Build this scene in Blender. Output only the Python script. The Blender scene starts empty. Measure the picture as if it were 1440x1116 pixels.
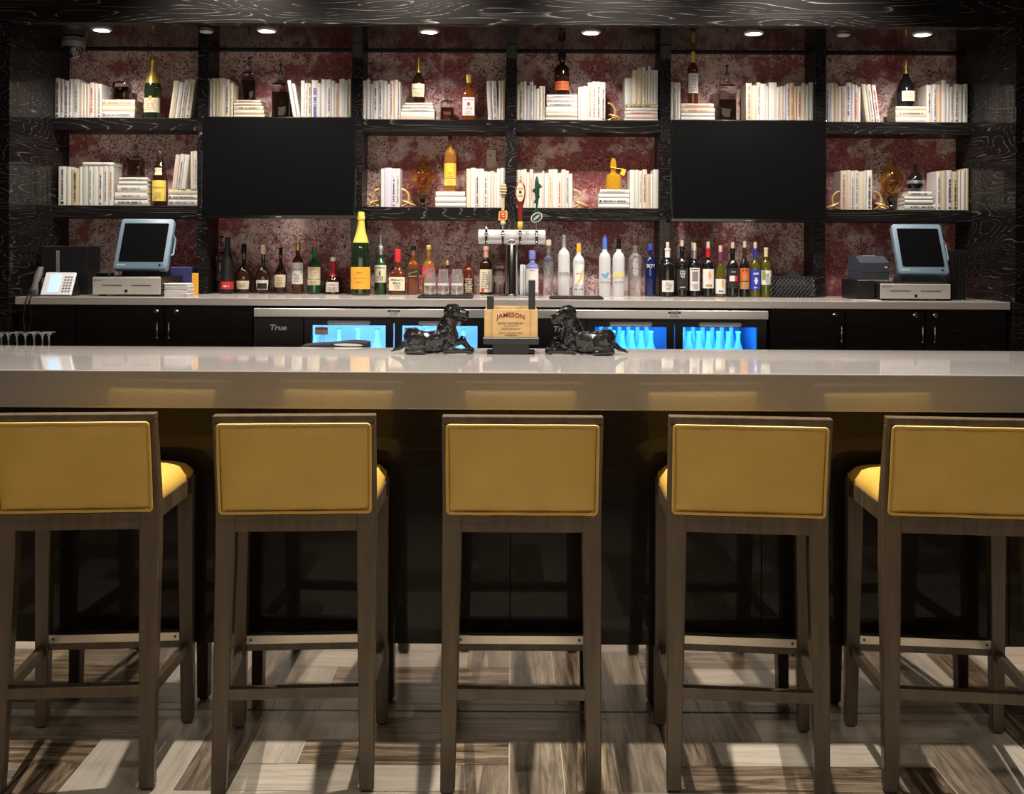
import bpy, bmesh, math, random
from mathutils import Vector, Matrix, noise as mnoise
PI = math.pi
rnd = random.Random(7)
sc = bpy.context.scene
COL = sc.collection
# ------------------------------------------------------------------ camera frame
H, F, ROLL = 1.4236, 1500.0, 0.0055
def P(px, py, Y):
    u, v = px-720, py-354
    return Vector(((u+ROLL*v)*Y/F, Y, H-(v-ROLL*u)*Y/F))
def X(px, Y, py=354): return P(px, py, Y).x
def Z(py, Y, px=720): return P(px, py, Y).z
YW, YS, YP = 5.60, 5.40, 4.95       # wallpaper wall, shelf front, side panel front
ZCEIL, ZTOP, ZMID, ZCNT = 2.476, 2.0918, 1.6475, 1.2025
SHT = .063
# ------------------------------------------------------------------ materials
MC = {}
def new_mat(n):
    m = bpy.data.materials.new(n); m.use_nodes = True
    nt = m.node_tree; return m, nt, nt.nodes['Principled BSDF']
def M(name, col=None, rough=.5, metal=0, trans=0, spec=.5, coat=0, ior=1.45, emit=0, bump=0, bscale=200, vary=0):
    if name in MC: return MC[name]
    m, nt, b = new_mat(name)
    c = (*col, 1)
    b.inputs['Base Color'].default_value = c
    b.inputs['Roughness'].default_value = rough; b.inputs['Metallic'].default_value = metal
    b.inputs['Transmission Weight'].default_value = trans; b.inputs['IOR'].default_value = ior
    b.inputs['Specular IOR Level'].default_value = spec; b.inputs['Coat Weight'].default_value = coat
    b.inputs['Coat Roughness'].default_value = .03
    if emit:
        b.inputs['Emission Color'].default_value = c; b.inputs['Emission Strength'].default_value = emit
    if bump or vary:
        tc = nt.nodes.new('ShaderNodeTexCoord'); no = nt.nodes.new('ShaderNodeTexNoise')
        no.inputs['Scale'].default_value = bscale; no.inputs['Detail'].default_value = 4
        nt.links.new(tc.outputs['Object'], no.inputs['Vector'])
        if bump:
            bp = nt.nodes.new('ShaderNodeBump'); bp.inputs['Strength'].default_value = bump; bp.inputs['Distance'].default_value = .002
            nt.links.new(no.outputs['Fac'], bp.inputs['Height']); nt.links.new(bp.outputs['Normal'], b.inputs['Normal'])
        if vary:
            rp = nt.nodes.new('ShaderNodeMapRange'); rp.inputs[3].default_value = 1-vary; rp.inputs[4].default_value = 1+vary
            mx = nt.nodes.new('ShaderNodeVectorMath'); mx.operation = 'SCALE'; mx.inputs[0].default_value = col
            nt.links.new(no.outputs['Fac'], rp.inputs[0]); nt.links.new(rp.outputs[0], mx.inputs['Scale'])
            nt.links.new(mx.outputs[0], b.inputs['Base Color'])
    MC[name] = m; return m
def ramp(nt, pts, interp='LINEAR'):
    r = nt.nodes.new('ShaderNodeValToRGB'); e = r.color_ramp.elements; r.color_ramp.interpolation = interp
    while len(e) < len(pts): e.new(.5)
    for k, (p, c) in zip(e, pts): k.position = p; k.color = (*c, 1) if len(c) == 3 else c
    return r
def node(nt, t, **kw):
    n = nt.nodes.new(t)
    for k, v in kw.items():
        if k.startswith('in_'):
            key = k[3:]; key = int(key) if key.isdigit() else key.replace('_', ' ')
            n.inputs[key].default_value = v
        else: setattr(n, k, v)
    return n
def cerused(name, scale, base, line, rough, lines=14, coat=.6, thin=.06, bumpy=.25):
    """black open grained oak: pale pores along the contour lines of a stretched noise"""
    m, nt, b = new_mat(name); L = nt.links.new
    g = node(nt, 'ShaderNodeNewGeometry')
    mp = node(nt, 'ShaderNodeMapping'); mp.inputs['Scale'].default_value = scale
    L(g.outputs['Position'], mp.inputs['Vector'])
    n1 = node(nt, 'ShaderNodeTexNoise', in_Scale=1.0, in_Detail=1.2, in_Roughness=.35, in_Distortion=.25); L(mp.outputs[0], n1.inputs['Vector'])
    mul = node(nt, 'ShaderNodeMath', operation='MULTIPLY', in_1=lines); L(n1.outputs['Fac'], mul.inputs[0])
    fr = node(nt, 'ShaderNodeMath', operation='FRACT'); L(mul.outputs[0], fr.inputs[0])
    r = ramp(nt, [(0, (1, 1, 1)), (thin, (.25, .25, .25)), (thin*3, (0, 0, 0)), (.97, (0, 0, 0)), (1, (1, 1, 1))]); L(fr.outputs[0], r.inputs[0])
    mp2 = node(nt, 'ShaderNodeMapping'); mp2.inputs['Scale'].default_value = tuple(s*(3.0 if s < max(scale) else 20) for s in scale); L(g.outputs['Position'], mp2.inputs['Vector'])
    n2 = node(nt, 'ShaderNodeTexNoise', in_Scale=1.0, in_Detail=3); L(mp2.outputs[0], n2.inputs['Vector'])
    r2 = ramp(nt, [(.42, (0, 0, 0)), (.70, (1, 1, 1))]); L(n2.outputs['Fac'], r2.inputs[0])
    mm = node(nt, 'ShaderNodeMath', operation='MULTIPLY'); L(r.outputs[0], mm.inputs[0]); L(r2.outputs[0], mm.inputs[1])
    mx = node(nt, 'ShaderNodeMix', data_type='RGBA'); mx.inputs[6].default_value = (*base, 1); mx.inputs[7].default_value = (*line, 1)
    L(mm.outputs[0], mx.inputs[0]); L(mx.outputs[2], b.inputs['Base Color'])
    b.inputs['Roughness'].default_value = rough; b.inputs['Specular IOR Level'].default_value = .08; b.inputs['Coat Weight'].default_value = coat; b.inputs['Coat Roughness'].default_value = .04
    bp = node(nt, 'ShaderNodeBump', invert=True); bp.inputs['Strength'].default_value = bumpy; bp.inputs['Distance'].default_value = .001
    L(mm.outputs[0], bp.inputs['Height']); L(bp.outputs[0], b.inputs['Normal'])
    MC[name] = m; return m
cerused('black_oak', (1.05, 1.05, 9), (.008, .007, .007), (.34, .31, .30), .5, lines=24, coat=.12, thin=.05)
cerused('black_oak_side', (3.0, 1.3, 9), (.007, .006, .006), (.36, .34, .35), .5, lines=26, coat=.30, thin=.055)
cerused('bar_oak', (.9, .9, 10), (.0080, .0046, .0022), (.030, .019, .010), .34, lines=22, coat=.2, thin=.09, bumpy=.15)
cerused('cabinet_oak', (1.2, 1.2, 14), (.013, .010, .010), (.055, .045, .044), .38, lines=10, coat=.15)
def wallpaper():
    m, nt, b = new_mat('damask_wallpaper'); L = nt.links.new
    g = node(nt, 'ShaderNodeNewGeometry'); sx = node(nt, 'ShaderNodeSeparateXYZ'); cx = node(nt, 'ShaderNodeCombineXYZ')
    L(g.outputs['Position'], sx.inputs[0]); L(sx.outputs[0], cx.inputs[0]); L(sx.outputs[2], cx.inputs[1])
    def noise(s, d, off=0, rough=.55, vec=None):
        q = node(nt, 'ShaderNodeMapping'); q.inputs['Location'].default_value = (off, off*.7, off); L((vec or cx).outputs[0], q.inputs['Vector'])
        n = node(nt, 'ShaderNodeTexNoise', in_Scale=s, in_Detail=d, in_Roughness=rough); L(q.outputs[0], n.inputs['Vector']); return n
    def math_(op, a, v=None, b_=None):
        n = node(nt, 'ShaderNodeMath', operation=op); L(a, n.inputs[0])
        if b_ is not None: L(b_, n.inputs[1])
        elif v is not None: n.inputs[1].default_value = v
        return n.outputs[0]
    # warp the coordinates a little, then rosettes: rings round voronoi cells
    wn = noise(9, 2, 5.0); wv = node(nt, 'ShaderNodeVectorMath', operation='SCALE'); wv.inputs['Scale'].default_value = .075
    L(wn.outputs['Color'], wv.inputs[0]); wa = node(nt, 'ShaderNodeVectorMath', operation='ADD'); L(cx.outputs[0], wa.inputs[0]); L(wv.outputs[0], wa.inputs[1])
    vo = node(nt, 'ShaderNodeTexVoronoi', in_Scale=15.0); vo.voronoi_dimensions = '2D'; L(wa.outputs[0], vo.inputs['Vector'])
    fr = math_('FRACT', math_('MULTIPLY', vo.outputs['Distance'], 4.2))
    rl = ramp(nt, [(.0, (1, 1, 1)), (.26, (1, 1, 1)), (.40, (0, 0, 0)), (.88, (0, 0, 0)), (1, (1, 1, 1))]); L(fr, rl.inputs[0])
    vo2 = node(nt, 'ShaderNodeTexVoronoi', in_Scale=46.0); vo2.voronoi_dimensions = '2D'; L(wa.outputs[0], vo2.inputs['Vector'])
    fr2 = math_('FRACT', math_('MULTIPLY', vo2.outputs['Distance'], 3.0))
    rl2 = ramp(nt, [(.0, (1, 1, 1)), (.30, (1, 1, 1)), (.45, (0, 0, 0)), (1, (0, 0, 0))]); L(fr2, rl2.inputs[0])
    big = noise(5.0, 3, 3.1, .6); med = noise(22, 3, 7.7, .6); fine = noise(75, 2, 1.3)
    a = math_('ADD', big.outputs['Fac'], None, math_('MULTIPLY', med.outputs['Fac'], .42))
    r1 = ramp(nt, [(.555, (.24, .035, .050)), (.64, (.32, .095, .105)), (.70, (.52, .335, .32)), (.80, (.66, .51, .48))]); L(a, r1.inputs[0])
    f2 = ramp(nt, [(.40, (0, 0, 0)), (.56, (1, 1, 1))]); L(fine.outputs['Fac'], f2.inputs[0])
    # the lacy motif covers part of the cloth, worn away elsewhere
    wear = ramp(nt, [(.36, (.2, .2, .2)), (.50, (1, 1, 1))]); L(noise(7.5, 3, 21.0).outputs['Fac'], wear.inputs[0])
    mot = math_('MAXIMUM', rl.outputs[0], None, math_('MULTIPLY', rl2.outputs[0], .75))
    ln = math_('MULTIPLY', math_('MULTIPLY', mot, None, f2.outputs[0]), None, wear.outputs[0])
    r3 = ramp(nt, [(.57, (.50, .30, .25)), (.66, (.13, .024, .032)), (.85, (.19, .06, .065))]); L(a, r3.inputs[0])
    mx = node(nt, 'ShaderNodeMix', data_type='RGBA'); L(ln, mx.inputs[0]); L(r1.outputs[0], mx.inputs[6]); L(r3.outputs[0], mx.inputs[7])
    mq = node(nt, 'ShaderNodeMapping'); mq.inputs['Scale'].default_value = (30, 0, 420); L(g.outputs['Position'], mq.inputs['Vector'])
    hn = node(nt, 'ShaderNodeTexNoise', in_Scale=1.0, in_Detail=1); L(mq.outputs[0], hn.inputs['Vector'])
    hr = node(nt, 'ShaderNodeMapRange'); hr.inputs[1].default_value = .3; hr.inputs[2].default_value = .7; hr.inputs[3].default_value = .75; hr.inputs[4].default_value = 1.2; L(hn.outputs['Fac'], hr.inputs[0])
    vm = node(nt, 'ShaderNodeVectorMath', operation='SCALE'); L(mx.outputs[2], vm.inputs[0]); L(hr.outputs[0], vm.inputs['Scale'])
    L(vm.outputs[0], b.inputs['Base Color']); b.inputs['Roughness'].default_value = .6; b.inputs['Specular IOR Level'].default_value = .25
    MC['wallpaper'] = m
wallpaper()
def floor_mat():
    m, nt, b = new_mat('wood_look_planks'); L = nt.links.new
    uv = node(nt, 'ShaderNodeUVMap', uv_map='plank'); at = node(nt, 'ShaderNodeVertexColor', layer_name='tone')
    sp = node(nt, 'ShaderNodeSeparateColor'); L(at.outputs[0], sp.inputs[0])
    mp = node(nt, 'ShaderNodeMapping'); mp.inputs['Scale'].default_value = (3.0, 44, 1); L(uv.outputs[0], mp.inputs['Vector'])
    cb = node(nt, 'ShaderNodeCombineXYZ'); ml = node(nt, 'ShaderNodeMath', operation='MULTIPLY', in_1=40.0); L(sp.outputs[1], ml.inputs[0]); L(ml.outputs[0], cb.inputs[2]); L(ml.outputs[0], cb.inputs[0])
    ad = node(nt, 'ShaderNodeVectorMath', operation='ADD'); L(mp.outputs[0], ad.inputs[0]); L(cb.outputs[0], ad.inputs[1])
    n = node(nt, 'ShaderNodeTexNoise', in_Scale=1.0, in_Detail=9, in_Roughness=.74, in_Distortion=.9); L(ad.outputs[0], n.inputs['Vector'])
    dark = ramp(nt, [(.38, (.035, .020, .011)), (.46, (.12, .08, .05)), (.54, (.24, .18, .12)), (.66, (.42, .34, .25))]); L(n.outputs['Fac'], dark.inputs[0])
    pale = ramp(nt, [(.30, (.44, .38, .30)), (.46, (.60, .54, .45)), (.70, (.70, .64, .54))]); L(n.outputs['Fac'], pale.inputs[0])
    mx = node(nt, 'ShaderNodeMix', data_type='RGBA'); L(sp.outputs[0], mx.inputs[0]); L(dark.outputs[0], mx.inputs[6]); L(pale.outputs[0], mx.inputs[7])
    L(mx.outputs[2], b.inputs['Base Color']); b.inputs['Roughness'].default_value = .32
    MC['planks'] = m
floor_mat()
def quartz(name, c, rough):
    m, nt, b = new_mat(name); L = nt.links.new
    g = node(nt, 'ShaderNodeNewGeometry'); n = node(nt, 'ShaderNodeTexNoise', in_Scale=260.0, in_Detail=3); L(g.outputs['Position'], n.inputs['Vector'])
    r = ramp(nt, [(.3, tuple(x*.86 for x in c)), (.7, tuple(min(1, x*1.1) for x in c))]); L(n.outputs['Fac'], r.inputs[0]); L(r.outputs[0], b.inputs['Base Color'])
    b.inputs['Roughness'].default_value = rough; b.inputs['IOR'].default_value = 1.75; MC[name] = m
quartz('quartz', (.222, .212, .208), .055)
quartz('quartz_back', (.46, .42, .40), .18)
def leather():
    m, nt, b = new_mat('ochre_leather'); L = nt.links.new
    tc = node(nt, 'ShaderNodeTexCoord'); v = node(nt, 'ShaderNodeTexVoronoi', in_Scale=420.0); L(tc.outputs['Object'], v.inputs['Vector'])
    n = node(nt, 'ShaderNodeTexNoise', in_Scale=9.0, in_Detail=3); L(tc.outputs['Object'], n.inputs['Vector'])
    r = ramp(nt, [(.3, (.455, .282, .050)), (.7, (.51, .322, .062))]); L(n.outputs['Fac'], r.inputs[0]); L(r.outputs[0], b.inputs['Base Color'])
    bp = node(nt, 'ShaderNodeBump'); bp.inputs['Strength'].default_value = .30; bp.inputs['Distance'].default_value = .0012
    L(v.outputs['Distance'], bp.inputs['Height']); L(bp.outputs[0], b.inputs['Normal'])
    b.inputs['Roughness'].default_value = .42; MC['leather'] = m
leather()
def stool_wood():
    m, nt, b = new_mat('walnut_stain'); L = nt.links.new
    tc = node(nt, 'ShaderNodeTexCoord'); mp = node(nt, 'ShaderNodeMapping'); mp.inputs['Scale'].default_value = (40, 40, 3); L(tc.outputs['Object'], mp.inputs['Vector'])
    n = node(nt, 'ShaderNodeTexNoise', in_Scale=1.0, in_Detail=4); L(mp.outputs[0], n.inputs['Vector'])
    r = ramp(nt, [(.3, (.052, .036, .020)), (.7, (.098, .068, .038))]); L(n.outputs['Fac'], r.inputs[0]); L(r.outputs[0], b.inputs['Base Color'])
    b.inputs['Roughness'].default_value = .33; MC['stool_wood'] = m
stool_wood()
def soffit():
    m, nt, b = new_mat('gloss_soffit')
    b.inputs['Base Color'].default_value = (.012, .008, .008, 1); b.inputs['Roughness'].default_value = .10; b.inputs['IOR'].default_value = 1.3; MC['soffit'] = m
soffit()
M('black_gloss', (.006, .006, .006), .12, coat=1); M('black_satin', (.012, .012, .013), .35); M('black_matte', (.01, .01, .01), .6)
M('dog_glaze', (.003, .003, .003), .06, spec=.5, coat=.8)
M('screen', (.0045, .0045, .005), .35, spec=.03); M('chrome', (.75, .75, .76), .10, metal=1); M('steel', (.44, .43, .43), .26, metal=1)
M('mirror_kick', (.62, .59, .57), .045, metal=1); M('brushed_plate', (.62, .58, .50), .32, metal=1)
M('brass', (.72, .46, .19), .38, metal=.55); M('gold_foil', (.80, .53, .13), .30, metal=.7)
M('white', (.78, .76, .72), .5); M('pages', (.70, .64, .52), .8, bump=.3, bscale=400); M('ink', (.05, .04, .05), .6)
M('ink_blue', (.06, .06, .42), .6); M('ink_red', (.55, .06, .05), .6); M('ink_tan', (.45, .25, .10), .6); M('ink_grey', (.22, .2, .2), .6)
M('pos_blue', (.17, .25, .33), .36); M('pos_silver', (.60, .575, .53), .38, metal=.25); M('handle_silver', (.72, .72, .74), .3, metal=.35); M('phone_white', (.92, .94, .98), .4)
M('phone_lcd', (.42, .60, .85), .2, emit=.9); M('wood_box', (.42, .27, .112), .5, vary=.25, bscale=30)
M('led_blue', (.10, .42, 1.0), .4, emit=10); M('bulb', (1, .93, .82), .4, emit=45); M('white_trim', (.62, .60, .58), .5)
M('clear', (.98, .99, 1), .02, trans=.93, ior=1.4, coat=.6); M('pane', (.92, .97, 1), .0, trans=1, ior=1.2); M('amber_glass', (1, .80, .42), .01, trans=1)
M('dark_green', (.012, .022, .010), .06, coat=.6); M('dark_brown', (.022, .009, .004), .06, coat=.6); M('near_black', (.008, .008, .008), .12, coat=.4)
M('satin_black', (.01, .01, .01), .4); M('amber_liquor', (.24, .062, .014), .05, trans=.4, coat=.5); M('red_liquor', (.13, .030, .012), .05, trans=.3, coat=.5)
M('deep_liquor', (.035, .014, .007), .05, trans=.1, coat=.6); M('slate', (.045, .052, .068), .4); M('olive_glass', (.13, .12, .015), .06, trans=.4, coat=.5)
M('gold_liquor', (.75, .42, .03), .05, trans=.6, coat=.4); M('pale_amber', (.62, .28, .06), .05, trans=.7)
M('frost', (.88, .90, .92), .28, trans=.45); M('blue_glass', (.008, .018, .10), .06, trans=.2, coat=.6); M('lavender', (.42, .42, .62), .35, trans=.2)
M('smoke_glass', (.80, .74, .74), .01, trans=1); M('tumbler_glass', (.97, .98, 1), .03, trans=.88, coat=1); M('stopper_glass', (.30, .25, .25), .02, trans=.9, coat=1); M('green_glass', (.01, .06, .018), .06, coat=.6)
M('cream_label', (.72, .66, .48), .6); M('white_label', (.76, .74, .70), .6); M('yellow_label', (.75, .58, .10), .6); M('orange_label', (.85, .42, .04), .6)
M('red_label', (.60, .03, .04), .5); M('black_label', (.02, .02, .022), .5); M('blue_label', (.03, .05, .42), .5); M('rust_label', (.70, .14, .04), .5)
M('blue_cap', (.06, .17, .55), .4); M('red_cap', (.55, .025, .035), .35); M('orange_cap', (.85, .36, .03), .4); M('purple_cap', (.22, .05, .14), .4); M('navy_cap', (.05, .05, .16), .4)
M('silver_cap', (.62, .63, .66), .3, metal=.8); M('cork', (.70, .56, .42), .7); M('violet_cap', (.16, .16, .42), .4); M('pink_label', (.70, .38, .33), .6); M('green_foil', (.02, .12, .035), .35)
M('lilac_blue', (.30, .42, .70), .5); M('sky_ink', (.16, .34, .62), .5); M('honey_wood', (.62, .50, .30), .55); M('ox_red', (.20, .015, .015), .35); M('fish_green', (.015, .055, .030), .35)
M('leaf_orange', (.80, .38, .08), .6); M('leaf_green', (.22, .33, .05), .6); M('paper', (.74, .73, .72), .7); M('plate', (.50, .46, .38), .5); M('rubber', (.015, .015, .017), .55)
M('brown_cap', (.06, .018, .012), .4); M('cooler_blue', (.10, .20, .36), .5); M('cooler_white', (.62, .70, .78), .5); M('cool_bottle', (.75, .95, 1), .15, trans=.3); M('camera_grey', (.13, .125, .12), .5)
M('maroon_cloth', (.14, .02, .025), .7)
BC = {'w': ('white', (.60, .575, .545)), 'c': ('cream', (.585, .51, .39)), 'o': ('olive cream', (.50, .43, .27)), 'p': ('pinkish white', (.60, .49, .425)),
      't': ('tan', (.62, .44, .26)), 'g': ('pale grey', (.48, .51, .46)), 'l': ('lilac white', (.53, .50, .575)), 'r': ('dark red', (.22, .03, .03))}
for k, (n, c) in BC.items(): M('cover_'+k, c, .55, vary=.06, bscale=60)
# ------------------------------------------------------------------ mesh helpers
BOXY = set()
def finish(name, bm, mat, parent=None, loc=(0, 0, 0), smooth=True, angle=.6):
    if id(bm) in BOXY: angle = min(angle, .3); BOXY.discard(id(bm))
    me = bpy.data.meshes.new(name); bm.normal_update(); bm.to_mesh(me); bm.free()
    if smooth:
        me.polygons.foreach_set('use_smooth', [True]*len(me.polygons))
        me.set_sharp_from_angle(angle=angle)
    if mat: me.materials.append(MC[mat] if isinstance(mat, str) else mat)
    o = bpy.data.objects.new(name, me); COL.objects.link(o); o.location = loc
    if parent: o.parent = parent
    return o
def NB():
    b = bmesh.new(); BOXY.discard(id(b)); return b
def box(bm, x0, x1, y0, y1, z0, z1, bev=0, seg=1, mtx=None):
    BOXY.add(id(bm))
    vs = [bm.verts.new((x, y, z)) for x in (x0, x1) for y in (y0, y1) for z in (z0, z1)]
    fs = [bm.faces.new([vs[i] for i in f]) for f in ((0, 1, 3, 2), (4, 6, 7, 5), (0, 4, 5, 1), (2, 3, 7, 6), (0, 2, 6, 4), (1, 5, 7, 3))]
    if bev:
        es = list({e for f in fs for e in f.edges})
        r = bmesh.ops.bevel(bm, geom=es, offset=bev, segments=seg, affect='EDGES', profile=.5)
        vs = list({v for f in r['faces'] for v in f.verts} | {v for v in vs if v.is_valid})
    if mtx is not None:
        for v in vs: v.co = mtx @ v.co
    return bm
def B1(x0, x1, y0, y1, z0, z1, bev=0, seg=1): return box(NB(), x0, x1, y0, y1, z0, z1, bev, seg)
def loft(bm, rings, close=True, caps=True):
    R = [[bm.verts.new(p) for p in r] for r in rings]
    n = len(R[0])
    for a, b in zip(R, R[1:]):
        for i in range(n if close else n-1):
            j = (i+1) % n
            bm.faces.new((a[i], a[j], b[j], b[i]))
    if caps and close:
        bm.faces.new(R[0][::-1]); bm.faces.new(R[-1])
    return R
def taper(bm, x0, x1, y0, y1, z0, X0, X1, Y0, Y1, z1, steps=1):
    """square post whose section changes from (x0..x1,y0..y1) at z0 to (X0..X1,Y0..Y1) at z1"""
    loft(bm, [[(x0, y0, z0), (x1, y0, z0), (x1, y1, z0), (x0, y1, z0)], [(X0, Y0, z1), (X1, Y0, z1), (X1, Y1, z1), (X0, Y1, z1)]]); return bm
def lathe(bm, prof, n=28, c=(0, 0, 0), e=2, sy=1.0, a0=None, a1=None):
    """prof: (r,z) list. e: superellipse exponent for square bottles. a0..a1: partial (label) around the camera side (-y)"""
    rings = []; part = a0 is not None
    N = n+1 if part else n
    for r, z in prof:
        ring = []
        for i in range(N):
            a = (a0+(a1-a0)*i/n) if part else 2*PI*i/n
            sx, cy = math.sin(a), -math.cos(a)
            k = 1 if e == 2 else 1/((abs(sx)**e+abs(cy)**e)**(1/e))
            ring.append((c[0]+r*k*sx, c[1]+r*k*cy*sy, c[2]+z))
        rings.append(ring)
    R = [[bm.verts.new(p) for p in r] for r in rings]
    for a, b in zip(R, R[1:]):
        for i in range(N-1 if part else N):
            j = (i+1) % N
            bm.faces.new((a[i], a[j], b[j], b[i]))
    if not part:
        bm.faces.new(R[0][::-1]); bm.faces.new(R[-1])
    return bm
def tube(bm, pts, r, n=10, closed=False):
    pts = [Vector(p) for p in pts]; rings = []; N = len(pts)
    up = Vector((0, 0, 1)); prev = None
    for i, p in enumerate(pts):
        t = (pts[(i+1) % N]-pts[i-1]) if closed else (pts[min(i+1, N-1)]-pts[max(i-1, 0)])
        t.normalize()
        if prev is None:
            s = t.cross(up)
            if s.length < .1: s = t.cross(Vector((1, 0, 0)))
        else: s = prev-t*prev.dot(t)
        s.normalize(); prev = s.copy(); q = s.cross(t)
        rr = r[i] if isinstance(r, (list, tuple)) else r
        rings.append([p+(s*math.cos(2*PI*k/n)+q*math.sin(2*PI*k/n))*rr for k in range(n)])
    if closed:
        R = [[bm.verts.new(p) for p in g] for g in rings]
        for i in range(N):
            a, b = R[i], R[(i+1) % N]
            for k in range(n): bm.faces.new((a[k], a[(k+1) % n], b[(k+1) % n], b[k]))
    else: loft(bm, rings)
    return bm
def torus(bm, c, R, r, rot, n=40, m=10, sx=1):
    mt = Matrix.Translation(c) @ rot.to_4x4()
    pts = [mt @ Vector((R*sx*math.cos(2*PI*i/n), 0, R*math.sin(2*PI*i/n))) for i in range(n)]
    return tube(bm, pts, r, m, True)
def ball(bm, c, r, n=14, s=(1, 1, 1)):
    bmesh.ops.create_uvsphere(bm, u_segments=n*2, v_segments=n, radius=1, matrix=Matrix.Translation(c) @ Matrix.Diagonal((r*s[0], r*s[1], r*s[2], 1)))
    return bm
def thing(name, label, cat, loc, rot=0, group=None):
    o = bpy.data.objects.new(name, None); COL.objects.link(o); o.location = loc; o.rotation_euler = (0, 0, rot); o.empty_display_size = .05
    return tag(o, label, cat, group)
def tag(o, label, cat, group=None):
    o['label'] = label; o['category'] = cat
    if group: o['group'] = group
    return o
def part(name, bm, mat, par, label=None, **k):
    o = finish(name, bm, mat, par, **k)
    if label: o['label'] = label
    return o
def struct(name, bm, mat, **k):
    o = finish(name, bm, mat, **k); o['kind'] = 'structure'; return o
def text_geo(s, bold=0):
    cu = bpy.data.curves.new('t', 'FONT'); cu.body = s; cu.size = 1; cu.resolution_u = 3; cu.offset = bold; cu.fill_mode = 'FRONT'
    o = bpy.data.objects.new('t', cu); COL.objects.link(o)
    bpy.context.view_layer.update()
    me = bpy.data.meshes.new_from_object(o.evaluated_get(bpy.context.evaluated_depsgraph_get()))
    V = [v.co.copy() for v in me.vertices]; Fc = [list(p.vertices) for p in me.polygons]
    bpy.data.objects.remove(o); bpy.data.curves.remove(cu); bpy.data.meshes.remove(me)
    xs = [v.x for v in V]; ys = [v.y for v in V]
    return V, Fc, min(xs), max(xs), min(ys), max(ys)
def lettering(bm, s, w, h, R, zc, xc=0, e=2, arch=0, slant=0, bold=.012, shear=0):
    """real words wrapped on a bottle of radius R (R=None with flat depth e) facing -y"""
    V, Fc, a, b, c, d = text_geo(s, bold)
    vs = []
    for v in V:
        tx = (v.x-(a+b)/2)/(b-a); ty = (v.y-(c+d)/2)/(d-c)
        x = xc+tx*w+shear*ty*h; z = zc+ty*h-arch*tx*tx*4+slant*tx*w
        vs.append(bm.verts.new(wrap(x, z, R)))
    for f in Fc:
        try: bm.faces.new([vs[i] for i in f])
        except ValueError: pass
    return bm
def wrap(x, z, R):
    if isinstance(R, tuple): return (x, -R[0], z)          # flat face at depth R[0]
    a = x/R; return (R*math.sin(a), -R*math.cos(a), z)
def qpatch(bm, x0, x1, z0, z1, R, n=1):
    for i in range(n):
        xa, xb = x0+(x1-x0)*i/n, x0+(x1-x0)*(i+1)/n
        vs = [bm.verts.new(wrap(x, z, R)) for x, z in ((xa, z0), (xb, z0), (xb, z1), (xa, z1))]
        bm.faces.new(vs)
def scribble(bm, w, z0, z1, rows, R, fill=.9, xc=0):
    """unreadable small print: rows of little strokes"""
    rh = (z1-z0)/rows
    for r in range(rows):
        z = z0+rh*(r+.5); ww = w*rnd.uniform(.65, 1); x = -ww/2
        while x < ww/2:
            l = rnd.uniform(.35, .8)*rh*(.6 if rows == 1 else 1)
            if rnd.random() < fill:
                h = rh*rnd.uniform(.18, .32); qpatch(bm, xc+x, xc+min(x+l*.8, ww/2), z-h, z+h, R)
            x += l
    return bm
# ------------------------------------------------------------------ room shell
def build_shell():
    # floor: 90 degree herringbone of wood look planks, one mesh with grout below
    bm = NB(); uvl = bm.loops.layers.uv.new('plank'); cl = bm.loops.layers.color.new('tone')
    W, Ln, g = .148, .592, .0014
    def plank(x0, x1, y0, y1, along):
        if x1 < -3.3 or x0 > 3.3 or y1 < .4 or y0 > YW: return
        x0 += g; x1 -= g; y0 += g; y1 -= g
        f = bm.faces.new([bm.verts.new(p) for p in ((x0, y0, 0), (x1, y0, 0), (x1, y1, 0), (x0, y1, 0))])
        t = rnd.random(); tone = rnd.random()*.15 if t < .33 else (.35+rnd.random()*.2) if t < .55 else (.8+rnd.random()*.2); s = rnd.random()
        for l in f.loops:
            v = l.vert.co
            l[uvl].uv = (v.x, v.y) if along == 'x' else (v.y, v.x)
            l[cl] = (tone, s, 0, 1)
    n = 4
    for i in range(-40, 50):
        for j in range(-14, 14):
            ox = i*W+j*2*Ln; oy = i*W
            plank(ox, ox+Ln, oy, oy+W, 'x')
            plank(ox+Ln, ox+Ln+W, oy+W-Ln, oy+W, 'y')
    fl = finish('floor', bm, 'planks', smooth=False); fl['kind'] = 'structure'
    gm = M('grout', (.66, .60, .50), .8)
    bm = B1(-3.4, 3.4, -.5, 5.7, -.06, -.0012); struct('floor_bed', bm, 'grout', smooth=False)
    struct('wall_back', B1(-3.0, 3.0, YW, YW+.1, 0, 3.1), 'wallpaper', smooth=False)
    xi = 705*YP/F
    struct('wall_left', B1(-3.1, -xi, YP-.02, YW, 0, ZCEIL), 'black_oak_side', smooth=False)
    struct('wall_right', B1(xi, 3.1, YP-.02, YW, 0, ZCEIL), 'black_oak_side', smooth=False)
    struct('ceiling', B1(-3.1, 3.1, YP-.02+.06, YW, ZCEIL, ZCEIL+.06), 'soffit', smooth=False)
    struct('trim_1', B1(-3.1, 3.1, YP-.02, YP+.04, ZCEIL-.002, 3.1), 'black_oak', smooth=False)
    
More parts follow.
